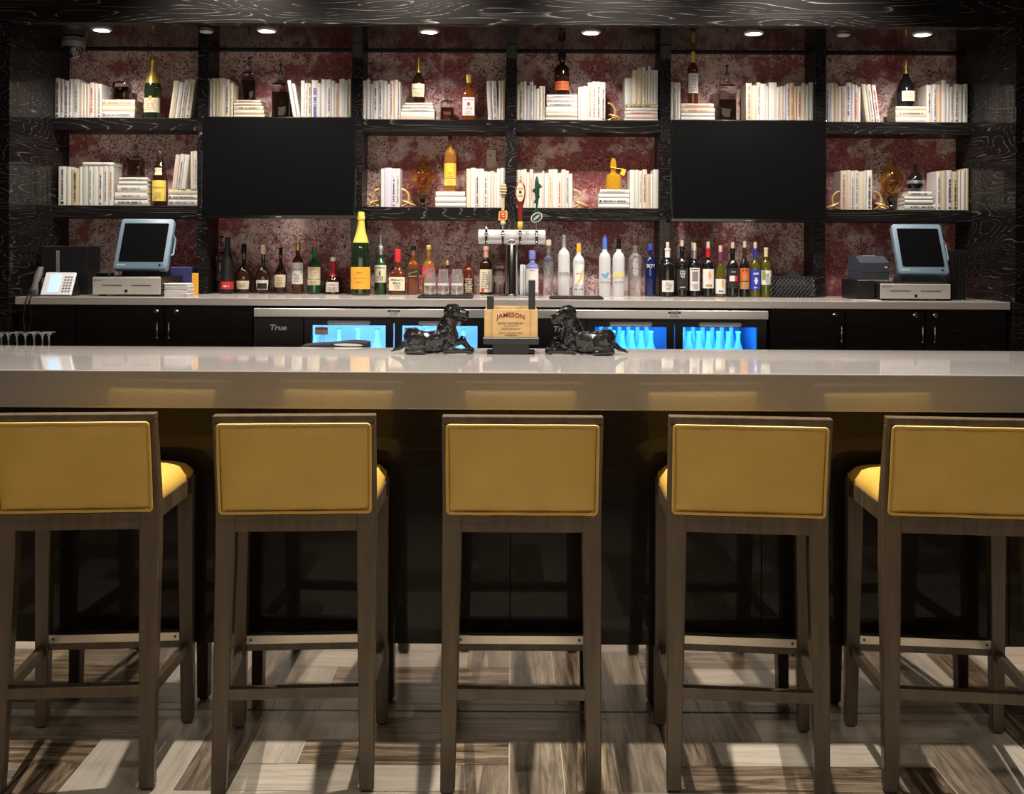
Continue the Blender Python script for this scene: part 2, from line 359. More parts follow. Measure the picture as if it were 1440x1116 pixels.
build_shell()
DIV = [X(p, YS) for p in (284.5, 501, 718, 934.5, 1153)]
XI = 705*YP/F
def build_shelving():
    lab = ['dark oak upright divider left of the left television', 'dark oak upright divider right of the left television',
           'dark oak upright divider in the middle behind beer tap', 'dark oak upright divider left of the right television',
           'dark oak upright divider right of the right television']
    dw = .027
    for k, x in enumerate(DIV):
        o = finish('divider', B1(-dw, dw, 0, YW-YS-.0005, 0, ZCEIL-ZCNT-.001, .0015), 'black_oak_side', loc=(x, YS, ZCNT+.0005))
        tag(o, lab[k], 'divider', 'shelving dividers')
    edges = [-XI]+DIV+[XI]
    nm = ['far left', 'second from left', 'third from left', 'third from right', 'second from right', 'far right']
    for b in range(6):
        a = edges[b]+(dw if b else 0)+.0006; c = edges[b+1]-(dw if b < 5 else 0)-.0006
        struct(f'trim_{b+2}', B1(a, c, YW-.012, YW, ZCEIL-.010, ZCEIL), 'black_matte', smooth=False)
        for row, z in (('top', ZTOP), ('lower', ZMID)):
            if row == 'lower' and b in (1, 4): continue
            o = finish('shelf', B1(-(c-a)/2, (c-a)/2, 0, YW-YS-.0005, -SHT, 0, .0015), 'black_oak', loc=((a+c)/2, YS+.002, z))
            tag(o, f'dark oak {row} shelf board in the {nm[b]} bay', 'shelf', f'{row} shelf boards')
build_shelving()
# ------------------------------------------------------------------ books
ORD = ['first', 'second', 'third', 'fourth', 'fifth', 'sixth', 'seventh', 'eighth', 'ninth', 'tenth', 'eleventh', 'twelfth', 'thirteenth', 'fourteenth', 'fifteenth', 'sixteenth']
YB = 5.42
INKS = {'k': 'ink', 'b': 'ink_blue', 'r': 'ink_red', 't': 'ink_tan', 'g': 'ink_grey'}
INKN = {'k': 'black', 'b': 'blue', 'r': 'red', 't': 'tan', 'g': 'grey'}
def book_mesh(t, d, h):
    """book standing, spine towards -y, thickness along x; origin at centre of the base front"""
    bm = NB(); c = .0022 if t > .012 else .0014
    box(bm, -t/2, -t/2+c, 0, d, 0, h); box(bm, t/2-c, t/2, 0, d, 0, h)
    n = 6; ring0 = []                                         # rounded spine
    pts = [(-t/2+t*i/n, -.0035*math.sin(PI*i/n)) for i in range(n+1)]
    out = [(x, y, 0) for x, y in pts]+[(t/2, .002, 0), (-t/2, .002, 0)]
    loft(bm, [out, [(x, y, h) for x, y, _ in out]])
    return bm
def spine_marks(t, h, ink):
    bm = NB(); y = -.0042; z = h*rnd.uniform(.08, .2); end = h*rnd.uniform(.75, .93); w = t*rnd.uniform(.28, .5)
    if ink == 'B': w = t*.62; z = h*.08; end = h*.8
    while z < end:
        l = rnd.uniform(.0016, .0042)
        if rnd.random() < .82:
            k = w*rnd.uniform(.6, 1)
            vs = [bm.verts.new(p) for p in ((-k/2, y, z), (k/2, y, z), (k/2, y, z+l*.72), (-k/2, y, z+l*.72))]; bm.faces.new(vs)
        z += l
    if rnd.random() < .5:
        vs = [bm.verts.new(p) for p in ((-t*.2, y, h*.03), (t*.2, y, h*.03), (t*.2, y, h*.03+t*.35), (-t*.2, y, h*.03+t*.35))]; bm.faces.new(vs)
    return bm
def make_book(t, d, h, col, ink, loc, rot, label, group):
    o = finish('book', book_mesh(t, d, h), 'cover_'+col, loc=loc, smooth=True, angle=.5); o.rotation_euler = rot
    tag(o, label, 'book', group)
    c = .0023 if t > .012 else .0015
    part('pages', B1(-t/2+c, t/2-c, .0022, d-.003, .0025, h-.0025), 'pages', o, smooth=False)
    if ink:
        m = {'B': 'ink_blue', 'R': 'ink_red'}.get(ink, INKS.get(ink))
        part('lettering', spine_marks(t, h, 'B' if ink in 'BR' else ink), m, o, smooth=False)
    return o
def desc(t, col, ink):
    s = 'thick' if t > .026 else 'slim' if t < .0165 else ''
    return f'{s} {BC[col][0]}'.strip()
def row(zb, phrase, spec, px0, lean=None, group=None, Y=YB):
    """spec: (right edge px, top py, colour+ink) from px0; upright books in a row"""
    x = px0; n = len(spec)
    for i, (xr, yt, ci) in enumerate(spec):
        xa, xb = X(x, Y, yt), X(xr, Y, yt); x = xr
        t = xb-xa-.0008; h = Z(yt, Y, xr)-zb
        d = min(.140, .115+.02*rnd.random()); yj = rnd.uniform(0, .006)
        ink = ci[1] if len(ci) > 1 else None
        pos = (ORD[i]+' from left') if n > 1 else 'only one'
        make_book(t, d, h, ci[0], ink, ((xa+xb)/2, Y+yj+.004, zb), (0, 0, 0), f'{desc(t, ci[0], ink)} book, {pos} in {phrase}', group or 'books in '+phrase)
def leaning(zb, phrase, spec, Y=YB, group=None):
    """spec: list of (base-left px, base-right px, top py, colour), then common tilt in radians (positive leans right)"""
    tilt, items = spec; n = len(items)
    for i, (xl, xr, yt, ci) in enumerate(items):
        xa, xb = X(xl, Y, 250), X(xr, Y, 250); t = (xb-xa)*math.cos(tilt)-.0012; h = (Z(yt, Y, xl)-zb-abs(math.sin(tilt))*t)/math.cos(tilt)
        s = math.sin(tilt); c = math.cos(tilt)
        # lowest corner: right bottom when leaning right, left bottom when leaning left
        if tilt > 0: cx = xb-(t/2)*c; cz = zb+(t/2)*s
        else: cx = xa+(t/2)*c; cz = zb+(t/2)*(-s)
        ink = ci[1] if len(ci) > 1 else None
        make_book(t, .118+.01*rnd.random(), h, ci[0], ink, (cx, Y+.004+rnd.uniform(0, .006), cz+.0002), (0, tilt, 0),
                  f'{desc(t, ci[0], ink)} leaning book, {ORD[i]} from left in {phrase}', group or 'books in '+phrase)
POS = {1: ['only'], 2: ['topmost', 'bottom'], 3: ['topmost', 'middle', 'bottom'], 4: ['topmost', 'second from top', 'third from top', 'bottom'],
       5: ['topmost', 'second from top', 'middle', 'second from bottom', 'bottom'], 6: ['topmost', 'second from top', 'third from top', 'third from bottom', 'second from bottom', 'bottom']}
def stack(zb, phrase, items, Y=YB, ybase=None):
    """items bottom first: (x0,x1,py top,colour); flat books, spine forward. returns top z"""
    z = zb; n = len(items); dd = .135
    for i, (x0, x1, yt, ci) in enumerate(items):
        xa, xb = X(x0, Y, yt), X(x1, Y, yt); zt = Z(yt, Y, x0); t = max(.006, zt-z)
        L = xb-xa; ink = ci[1] if len(ci) > 1 else None
        # rotate the standing book onto its side: local z -> x, local x -> -z
        make_book(t-.0006, dd-rnd.random()*.012, L, ci[0], ink, (xa, Y+.004+rnd.uniform(0, .005), z+t/2), (0, PI/2, 0),
                  f'{BC[ci[0]][0]} book lying flat, {POS[n][n-1-i]} of the {phrase}', 'books in the '+phrase)
        z += t
    return z
ST = {}
# top shelf
row(ZTOP, 'far left row of top shelf', [(84, 109.4, 'wk'), (89.6, 111, 'wg'), (95.8, 113, 'wk'), (101, 111, 'wb'), (111.5, 111, 'wg'), (117, 116, 'c'), (121.3, 116.7, 'w'), (125, 117.7, 'c'), (131.7, 115.6, 'wr'), (136.5, 116.7, 'cg'), (142.5, 117.7, 'wk')], 76.3)
ST['t1'] = stack(ZTOP, 'stack left of gold-necked champagne bottle, top shelf', [(143.2, 189, 156.3, 'wg'), (143, 189, 148.6, 'c'), (143, 189, 139.5, 'ct')])
leaning(ZTOP, 'leaning row right of gold-necked champagne', (.13, [(236, 244.2, 112.5, 'c'), (244.7, 250.8, 115, 'w'), (251.3, 257.7, 111.5, 'wg'), (258.2, 266.5, 111, 'cg')]))
row(ZTOP, 'row above left end of left television', [(297.4, 110.8, 'wg'), (302.2, 110, 'c'), (307.2, 110, 'o'), (316.2, 109.7, 'c'), (322.5, 111.3, 'wk'), (327.5, 117, 'ct')], 294.0)
ST['t2'] = stack(ZTOP, 'flat stack above left television', [(328.5, 372, 160.5, 'c'), (328.5, 371, 154.5, 'c'), (328.5, 370, 148.6, 'ck'), (329, 367, 144.4, 'cr'), (329.5, 366, 140.3, 'ck')])
leaning(ZTOP, 'pair above left television', (-.17, [(412, 417.3, 112, 'w'), (417.8, 422.6, 116.7, 'w')]))
row(ZTOP, 'row above right end of left television', [(428.3, 113, 'w'), (433.3, 116.7, 'wg'), (438, 117, 'ck'), (447, 112.5, 'wB'), (451.7, 117, 'g'), (458.8, 111.3, 'w'), (466.3, 111.3, 'wb'), (470.8, 113.3, 'w'), (477, 117, 'pt'), (485, 110.8, 'w'), (489.7, 112.7, 'g'), (493.6, 110.8, 'c')], 422.9)
row(ZTOP, 'row left of cream-labelled cognac bottle', [(514.7, 113.3, 'w'), (520, 111.3, 'w'), (524.5, 117.5, 'l'), (531.7, 113.7, 'wk'), (538.3, 112.2, 'wb'), (543.8, 113.3, 'w'), (548, 118, 'w'), (553.3, 113.3, 'wr'), (559.5, 112.2, 'c'), (562.6, 114.7, 'wb')], 509.4)
ST['t3'] = stack(ZTOP, 'stack under cream-labelled cognac bottle', [(563.3, 611.3, 157, 'p'), (565, 611, 152.6, 'wg'), (566.7, 609, 147.9, 'wg'), (570, 608, 144.2, 'pt')])
leaning(ZTOP, 'top shelf row right of white-labelled bourbon', (-.05, [(686, 692, 113.5, 'w'), (692.6, 700.2, 113.5, 'wg')]))
row(ZTOP, 'upright pair against middle divider, top shelf', [(705.6, 113.3, 'w'), (710.2, 113.3, 'ct')], 701)
row(ZTOP, 'row left of orange-labelled bourbon bottle', [(730.8, 118.7, 'c'), (735.5, 115, 'wk'), (740.5, 114.2, 'w'), (745, 120, 'l'), (750.3, 115, 'wg'), (753.3, 120, 'w'), (758.3, 124.7, 'w'), (763, 120.8, 'wt'), (766.4, 120.8, 'pt')], 726.5)
ST['t4'] = stack(ZTOP, 'stack under orange-labelled bourbon bottle', [(766.9, 812, 164.7, 'w'), (767.5, 812, 159, 'ct'), (767.5, 812, 150.3, 'w'), (769, 812, 144, 'wk'), (769, 812, 138, 'wg'), (769, 812, 132.5, 'wg')])
row(ZTOP, 'row right of orange-labelled bourbon bottle', [(816.7, 122, 'w'), (821.3, 121.3, 'w'), (826.7, 120.8, 'w'), (833, 115.8, 'wt'), (838.7, 114.2, 'wr'), (845.3, 114.7, 'wk'), (851.7, 115, 'wk')], 813)
ST['t5'] = stack(ZTOP, 'stack right of top gold rings', [(878, 925.5, 166.5, 'w'), (879, 925, 160.8, 'p'), (879, 925, 155.8, 'wr'), (879, 925, 151.7, 'w'), (879, 925.5, 145.8, 'ok')])
row(ST['t5'], 'tall row standing on a flat stack', [(889.5, 109.5, 'g'), (896.7, 98.3, 'p'), (904, 95, 'o'), (908.3, 94.2, 'wk'), (911.7, 99, 'ct'), (916, 93.3, 'w'), (919, 98.3, 'w'), (925.6, 98.3, 'w')], 879)
row(ZTOP, 'row above left end of right television', [(947, 114.3, 'w'), (952.5, 115.7, 'wg'), (957.4, 115.7, 'w')], 942.9)
ST['t6'] = stack(ZTOP, 'stack above right television', [(958, 1005.5, 163.5, 'w'), (958, 1005, 159, 'w'), (958, 1005.5, 151.8, 'pt'), (958, 1004, 145, 'pt')])
row(ZTOP, 'row above right end of right television', [(1058, 116.6, 'cg'), (1064.5, 120.2, 'c'), (1070, 115.7, 'wk'), (1078, 117.5, 'w'), (1081.5, 121, 'w'), (1092.5, 115.7, 'w'), (1098, 122, 'wt'), (1102.4, 121, 'c'), (1106, 120.8, 'l'), (1111.4, 117.5, 'wk'), (1117.4, 116, 'tt'), (1121.7, 121, 'ot'), (1127.6, 121, 'wr'), (1133.4, 116.6, 'c'), (1138.5, 120.2, 'g'), (1144.4, 115.7, 'w')], 1049.6)
row(ZTOP, 'row right of the right television, top shelf', [(1167, 116.9, 'wB'), (1173.3, 116.3, 'w'), (1179, 116.9, 'o'), (1184, 121, 'w'), (1190, 121, 'pt'), (1197.3, 115.8, 'wb'), (1202, 118, 'w'), (1206.3, 119.6, 'wR'), (1211, 122, 'w')], 1161.9)
leaning(ZTOP, 'leaning trio in far right bay', (-.13, [(1218.2, 1224, 117.5, 'c'), (1224.5, 1231.2, 118, 'wg'), (1231.8, 1238, 119, 'wr')]))
ST['t7'] = stack(ZTOP, 'stack under bell-shaped champagne bottle', [(1259.8, 1302.5, 164.4, 'w'), (1259.8, 1302.5, 154.4, 'ck'), (1259.8, 1302.5, 149.2, 'c')])
row(ZTOP, 'far right row of top shelf', [(1311.9, 119, 'wk'), (1319, 118, 'wg'), (1325, 119, 't'), (1332, 111.7, 'w'), (1336.3, 118, 'w'), (1342, 122, 'wg'), (1349.4, 118, 'wk'), (1354.6, 119, 'g'), (1361.4, 118, 'wg')], 1303.5)
# lower shelf
row(ZMID, 'far left row of lower shelf', [(93, 233.8, 'wk'), (99.4, 234.2, 'w'), (110.8, 238.5, 'ok'), (115.4, 234.2, 'w'), (123.7, 233.5, 'g'), (129.7, 233.5, 'wg'), (137.6, 233.5, 'w'), (144.5, 233.5, 'wk'), (151.6, 233.5, 'wg'), (159.4, 233.5, 'wt')], 81.9)
zt = Z(233.5, YB, 120)
make_book(.0185, .125, X(160, YB)-X(116, YB), 'w', 'g', (X(116, YB, 230), YB+.006, zt+.0105), (0, PI/2, 0), 'white book lying flat across the tops of the upright row, far left of lower shelf', 'flat book on upright books')
ST['m1'] = stack(ZMID, 'stack left of yellow-labelled liqueur bottle', [(160.3, 207.5, 280, 'wk'), (161.3, 206.5, 270.3, 'wg'), (164.5, 206.5, 260, 'wg'), (166.7, 206.5, 254.2, 'w'), (167.3, 207.5, 249.2, 'wg')])
ST['m2'] = stack(ZMID, 'stack right of yellow-labelled liqueur bottle', [(236.4, 277, 280, 'wg'), (236.4, 277, 273.8, 'wk'), (236.4, 277, 266, 'c')])
leaning(ST['m2'], 'leaning row on stack beside left television', (.115, [(240.4, 247, 216.8, 'p'), (247.5, 253.6, 215.7, 'wg'), (254.1, 260.6, 216.6, 'w')]))
row(ST['m2'], 'upright pair on stack beside left television', [(272.4, 212.5, 'c'), (276.8, 212, 'wg')], 267.6)
row(ZMID, 'short row left of central amber vase', [(540.5, 236.7, 'w'), (550.8, 235.8, 'l'), (557, 236.7, 'wb'), (562.5, 236.7, 'wk')], 535.5)
ST['m3'] = stack(ZMID, 'stack under yellow-labelled tall whisky bottle', [(612.3, 655, 284.7, 'w'), (612.3, 655, 276.7, 'w'), (613, 653.7, 269, 'w')])
row(ZMID, 'lower shelf row below wall switch plate', [(662, 237, 'c'), (668.7, 235.8, 'w'), (674, 237, 'wk'), (680.3, 237, 'w'), (685.8, 240.8, 'wk'), (690, 241.3, 'w'), (695, 240.3, 'p'), (698.7, 242.5, 'w'), (704, 237, 'w'), (710.2, 235.8, 'w')], 656)
row(ZMID, 'lower shelf row behind fish tap handle', [(730.8, 238.7, 'w'), (735.8, 238.7, 'wk'), (740.5, 237.5, 'p'), (745, 242, 'w'), (750, 238, 'pt'), (757.5, 243.3, 'g'), (763, 243, 'w'), (765.8, 240, 'p'), (771.7, 243.3, 'w'), (777.5, 238, 'ct'), (784.2, 238, 'w'), (790, 243, 'wr'), (795.8, 238, 'p'), (800, 239.7, 'wk'), (805, 244.2, 'w')], 726.5)
ST['m4'] = stack(ZMID, 'stack under small yellow tequila bottle', [(841.7, 885.3, 286.7, 'w'), (841.7, 885.3, 278.2, 'wk'), (841.7, 885.3, 272.2, 'w'), (844, 885.3, 266.3, 'wg')])
row(ZMID, 'lower shelf row right of small yellow bottle', [(893.3, 238.7, 'w'), (899, 238.7, 'g'), (903.7, 240, 'wt'), (910, 238.3, 'pg'), (915, 244.7, 'ot'), (918.7, 244.2, 'w'), (926.2, 238.3, 'w')], 886)
row(ZMID, 'row between gold rings beside right television', [(1191.7, 239.6, 'pt'), (1197.3, 239, 'p'), (1202.5, 240, 'wk'), (1208.3, 239.6, 'wg'), (1216, 241, 'c'), (1219, 239.6, 'w'), (1226.9, 239.2, 'wk')], 1182.9)
ST['m5'] = stack(ZMID, 'stack under round black liqueur bottle', [(1272.5, 1316.5, 286.5, 'wk'), (1272.5, 1312, 280.8, 'w'), (1272.5, 1312, 276, 'w'), (1277.5, 1311, 268.8, 'wk')])
row(ZMID, 'far right row of lower shelf', [(1324.4, 240.6, 'wk'), (1331.7, 239.6, 'o'), (1339.6, 239.2, 'lk'), (1348.3, 240.6, 'ok'), (1352.5, 240, 'w'), (1358.7, 239.6, 'w'), (1363, 236.5, 'o')], 1317.3)
# ------------------------------------------------------------------ bottles
PR = {
 'bordeaux': [(.90, 0), (1, .012), (1, .60), (.97, .645), (.82, .695), (.55, .74), (.40, .775), (.36, .82), (.35, .955), (.41, .957), (.41, .99), (.36, 1)],
 'burgundy': [(.92, 0), (1, .012), (1, .42), (.95, .50), (.80, .59), (.56, .68), (.43, .75), (.38, .82), (.37, .955), (.42, .957), (.42, .99), (.36, 1)],
 'champagne': [(.90, 0), (1, .015), (1, .46), (.96, .53), (.82, .62), (.62, .70), (.46, .77), (.37, .84), (.33, .90), (.39, .91), (.39, .945), (.35, .955), (.35, .985), (.28, 1)],
 'comtes': [(.86, 0), (.95, .03), (1, .18), (1, .34), (.88, .45), (.58, .56), (.36, .64), (.27, .72), (.23, .86), (.27, .87), (.27, .93), (.22, 1)],
 'whisky': [(.92, 0), (1, .015), (1, .58), (.95, .64), (.75, .69), (.48, .725), (.37, .76), (.34, .80), (.34, .90), (.41, .905), (.41, .99), (.36, 1)],
 'square': [(.94, 0), (1, .012), (1, .56), (.92, .62), (.66, .67), (.40, .70), (.36, .75), (.36, .88), (.43, .885), (.43, .99), (.38, 1)],
 'cognac': [(.80, 0), (.84, .015), (.96, .22), (1, .36), (.98, .42), (.82, .50), (.50, .585), (.32, .64), (.27, .67), (.26, .80), (.26, .98), (.22, 1)],
 'bell': [(.76, 0), (.80, .015), (.95, .20), (1, .34), (.93, .43), (.66, .50), (.38, .55), (.28, .61), (.25, .70), (.25, .78), (.30, .785), (.30, .99), (.26, 1)],
 'vodka': [(.95, 0), (1, .015), (1, .63), (.96, .68), (.78, .73), (.52, .755), (.40, .785), (.37, .82), (.35, .98), (.31, 1)],
 'slim': [(.93, 0), (1, .015), (1, .38), (.96, .48), (.80, .60), (.58, .72), (.42, .82), (.35, .89), (.34, .985), (.28, 1)],
 'skyy': [(.95, 0), (1, .015), (1, .62), (.9, .69), (.56, .74), (.38, .77), (.36, .80), (.36, .985), (.30, 1)],
 'round': [(.55, 0), (.62, .02), (.60, .04), (.86, .16), (1, .32), (1, .40), (.90, .52), (.64, .62), (.32, .69), (.20, .73), (.18, .86), (.25, .88), (.25, .97), (.16, 1)],
 'grand': [(.95, 0), (1, .015), (.98, .25), (.92, .34), (.74, .42), (.46, .50), (.34, .60), (.28, .74), (.28, .84), (.34, .85), (.34, .985), (.28, 1)],
 'tall': [(.95, 0), (1, .012), (1, .62), (.92, .66), (.62, .70), (.40, .72), (.36, .75), (.36, .80), (.50, .805), (.50, .985), (.44, 1)],
 'monk': [(.86, 0), (1, .02), (1, .46), (.92, .56), (.78, .63), (.84, .66), (.84, .70), (.62, .76), (.46, .83), (.40, .88), (.46, .90), (.46, .98), (.38, 1)],
 'patron': [(.90, 0), (1, .02), (1, .40), (.92, .47), (.55, .51), (.36, .54), (.34, .66), (.42, .67), (.42, .80), (.34, .92), (.22, 1)],
 'decanter': [(.95, 0), (1, .02), (1, .60), (.96, .66), (.60, .70), (.34, .73), (.26, .80), (.32, .83), (.32, .86), (.10, .865)],
 'maker': [(.96, 0), (1, .012), (1, .40), (.96, .46), (.78, .51), (.46, .56), (.36, .62), (.34, .72), (.34, .97), (.30, 1)],
}
def prof_r(pr, t):
    for (r0, h0), (r1, h1) in zip(pr, pr[1:]):
        if h0 <= t <= h1: return r0+(r1-r0)*((t-h0)/(h1-h0) if h1 > h0 else 0)
    return pr[-1][0] if t > 1 else pr[0][0]
def seg_prof(pr, Rr, h, z0, z1, off):
    zs = sorted({z0, z1} | {t*h for _, t in pr if z0 < t*h < z1})
    return [(prof_r(pr, z/h)*Rr+off, z) for z in zs]
def bottle(label, cx, w, ytop, zb, kind, glass, Y=5.47, e=2, sy=1.0, bands=(), name='bottle', cat='bottle', group=None, pourer=None, liquid=None, stopper=None):
    Rr = w*Y/F/2; c = P(cx, ytop, Y); h = c.z-zb; pr = PR[kind]
    t = thing(name, label, cat, (c.x, Y, zb), 0, group)
    zl = lambda py: Z(py, Y, cx)-zb
    part('glass_body', lathe(NB(), [(r*Rr, q*h) for r, q in pr], 32, e=e, sy=sy), glass, t)
    for b in bands:
        k, y0, y1, mat = b[:4]; o = b[4] if len(b) > 4 else {}
        z0, z1 = max(.0008, zl(y0)), min(zl(y1), h-.0004) if k != 'cap' else h
        pn = {'cap': 'cap', 'foil': 'foil', 'label': 'label', 'neck': 'neck_label'}[k]
        if k in ('cap', 'foil'):
            q = seg_prof(pr, Rr, h, z0, z1, .0009)
            if k == 'cap': q = q+[(q[-1][0]*.5, z1+.001)]
            L = part(pn, lathe(NB(), q, 28, e=e, sy=sy), mat, t, o.get('label'))
        else:
            a = o.get('a', 1.15); rm = prof_r(pr, ((z0+z1)/2)/h)*Rr+.0007
            if e > 2:                                          # flat face of a square bottle
                dpt = rm*sy+.0004; hw = o.get('hw', .78)*rm
                bm = B1(-hw, hw, -dpt-.0006, -dpt+.0004, z0, z1); Rw = (dpt+.0012,)
            else:
                bm = lathe(NB(), seg_prof(pr, Rr, h, z0, z1, .0009), 20, a0=-a, a1=a); Rw = rm+.0012
            L = part(pn, bm, mat, t, o.get('label'), smooth=True)
            xs = 2*rm*math.sin(min(a, 1.3)) if e == 2 else 2*o.get('hw', .78)*rm
            for (s, ww, yc, hh, ink) in o.get('txt', ()):
                q = NB(); lettering(q, s, ww*xs, hh*Y/F, Rw, zl(yc), arch=o.get('arch', 0)*hh*Y/F, slant=o.get('slant', 0)); part('lettering', q, ink, L, smooth=False)
            for (ya, yb, n, ww, ink) in o.get('scr', ()):
                q = NB(); scribble(q, ww*xs, zl(ya), zl(yb), n*2 if n > 1 else n, Rw); part('lettering', q, ink, L, smooth=False)
            for (xx0, xx1, ya, yb, mm) in o.get('blk', ()):
                q = NB(); qpatch(q, xx0*xs/2, xx1*xs/2, zl(ya), zl(yb), Rw, 8); part('label_patch', q, mm, L, smooth=False)
    if pourer:
        z = h; r = .0065; zt = zl(pourer[0]) - 0
        part('pourer', lathe(NB(), [(r*1.1, z-.004), (r*1.25, z+.004), (r*.7, z+.008), (r*.5, max(z+.012, zt-.006)), (r*.9, zt-.004), (r*.2, zt)], 14), pourer[1], t)
    if stopper:
        zt = zl(stopper); rb = .0125
        bm = NB(); ball(bm, (0, 0, zt-rb), rb, 12); lathe(bm, [(.011, h-.004), (.009, h+.006), (.005, h+.010), (.0055, zt-2*rb+.003), (.004, zt-2*rb+.006)], 16)
        part('stopper', bm, 'stopper_glass', t)
    if liquid:
        zt = zl(liquid[0])
        part('liquid', lathe(NB(), [(Rr*.88, .006), (Rr*.90, .010), (Rr*.90, zt)], 28, e=e, sy=sy), liquid[1], t)
    return t
TS, LS = ZTOP+.0003, ZMID+.0003
def dec(label, cx, w, ybody, ytop, zb, liq, Y=5.49, glass='smoke_glass', lm='deep_liquor'):
    z1 = ybody; bh = Z(ybody, Y, cx)-zb
    yt = 354+ROLL*(cx-720)-(zb+bh/.68-H)*F/Y                    # body takes 68 % of the glass height
    return bottle(label, cx, w, yt, zb, 'decanter', glass, Y=Y, e=5, sy=.95, name='decanter', cat='decanter', group='glass decanters', liquid=(liq, lm), stopper=ytop)
dec('square glass decanter with ball stopper on flat books left of gold-necked champagne', 172, 23.5, 116.5, 96, ST['t1']+.0003, 123)
bottle('large champagne bottle with gold neck foil and cream label, top shelf far left bay', 215.5, 23.5, 79, TS, 'champagne', 'dark_green', bands=[
    ('cap', 118, 79, 'gold_foil'), ('label', 159, 139, 'cream_label', {'scr': [(157, 141, 3, .8, 'ink_tan')], 'blk': [(-.18, .18, 142, 136.5, 'gold_foil')]})], name='champagne_bottle')
dec('square glass decanter with dark spirit on flat books above left television', 350.5, 18.5, 102, 86, ST['t2']+.0003, 113)
dec('wide square decanter standing on the shelf above left television', 395, 23, 117, 98.5, TS, 130)
bottle('cognac bottle with long gold neck and cream label on flat books, third bay', 588.8, 21, 80.5, ST['t3']+.0003, 'cognac', 'dark_brown', bands=[
    ('cap', 102.5, 80.5, 'gold_foil'), ('label', 137, 119, 'cream_label', {'a': 1.0, 'txt': [('Hennessy', .8, 126.5, 3, 'ink')], 'scr': [(136, 129, 2, .7, 'ink_tan')]})])
dec('small squat decanter with ball stopper between cognac and white-labelled bourbon', 629, 18.5, 142.5, 124, TS, 152, lm='amber_liquor')
bottle('bourbon bottle with white label and red seal, top shelf third bay', 659.5, 18, 105, TS, 'square', 'amber_liquor', e=5, bands=[
    ('cap', 117, 105, 'gold_foil'), ('label', 163.5, 138, 'white_label', {'hw': .9, 'txt': [('JIM BEAM', .8, 141.5, 2.6, 'ink')], 'scr': [(162, 151, 3, .75, 'ink_grey')], 'blk': [(-.25, .25, 150, 145, 'red_label')]})])
bottle('oval bourbon flask with bright orange label on stacked books, fourth bay', 790.4, 20.5, 74, ST['t4']+.0003, 'tall', 'deep_liquor', sy=.75, bands=[
    ('cap', 85, 74, 'satin_black'), ('label', 128, 115.5, 'rust_label', {'a': 1.3, 'txt': [('BULLEIT', .62, 119, 2.2, 'ink'), ('BOURBON', .7, 124, 2.2, 'ink')]})])
bottle('slender bottle with pale label and thin yellow neck above right television', 974.6, 15, 73, ST['t6']+.0003, 'vodka', 'red_liquor', bands=[
    ('cap', 88, 73, 'yellow_label'), ('label', 132, 104, 'white_label', {'scr': [(130, 107, 5, .7, 'ink_grey')]})])
dec('round-shouldered glass decanter of dark spirit above right television', 1022.3, 24.5, 119, 101, TS, 141)
bottle('bell-shaped champagne bottle with gold neck and shield label on stacked books, far right bay', 1274, 26, 85, ST['t7']+.0003, 'comtes', 'near_black', bands=[
    ('cap', 104, 85, 'gold_foil'), ('label', 143.5, 129.5, 'cream_label', {'a': .75, 'scr': [(141, 132, 2, .7, 'ink_tan')]})], name='champagne_bottle')
dec('glass decanter with brown spirit on stacked books, lower shelf far left bay', 191, 22, 222, 203, ST['m1']+.0003, 226)
bottle('monk-shaped liqueur bottle with yellow label, lower shelf far left bay', 225.3, 20.5, 213, LS, 'monk', 'dark_brown', bands=[
    ('cap', 222, 213, 'brown_cap'), ('label', 283, 254, 'yellow_label', {'a': 1.2, 'txt': [('Frangelico', .8, 264, 3.2, 'ink_red')], 'scr': [(281, 270, 3, .7, 'ink_tan')]}), ('neck', 246.5, 236.5, 'cream_label', {'a': .6})])
bottle('tall whisky bottle with amber yellow label on stacked white books', 633.4, 16.8, 190, ST['m3']+.0003, 'vodka', 'pale_amber', bands=[
    ('cap', 196, 190, 'brown_cap'), ('label', 251, 230, 'orange_label', {'a': 1.35, 'txt': [('N', .14, 244, 3.4, 'ink')], 'scr': [(250, 247.5, 1, .7, 'ink_tan')]}), ('label', 261, 252, 'yellow_label', {'a': 1.35, 'scr': [(260, 253, 2, .7, 'ink_tan')]})])
t = bottle('small squat yellow tequila bottle with hanging tag on stacked books', 862.4, 21, 222.5, ST['m4']+.0003, 'patron', 'gold_liquor', e=4)
part('neck_tag', B1(-.0115, .0115, -.001, .001, -.016, .016, .0005), 'orange_label', t, 'yellow paper tag', loc=(.048, -.028, .090)).rotation_euler = (0, .35, 0)
part('tag_ribbon', tube(NB(), [(-.014, -.012, .118), (-.005, -.020, .114), (.012, -.024, .110), (.030, -.027, .107), (.044, -.0283, .104)], .0022, 6), 'yellow_label', t)
bottle('round black liqueur bottle with silver band on stacked books, far right bay', 1287.4, 23.5, 231, ST['m5']+.0003, 'round', 'near_black', bands=[('foil', 258.5, 254, 'silver_cap')], stopper=None)
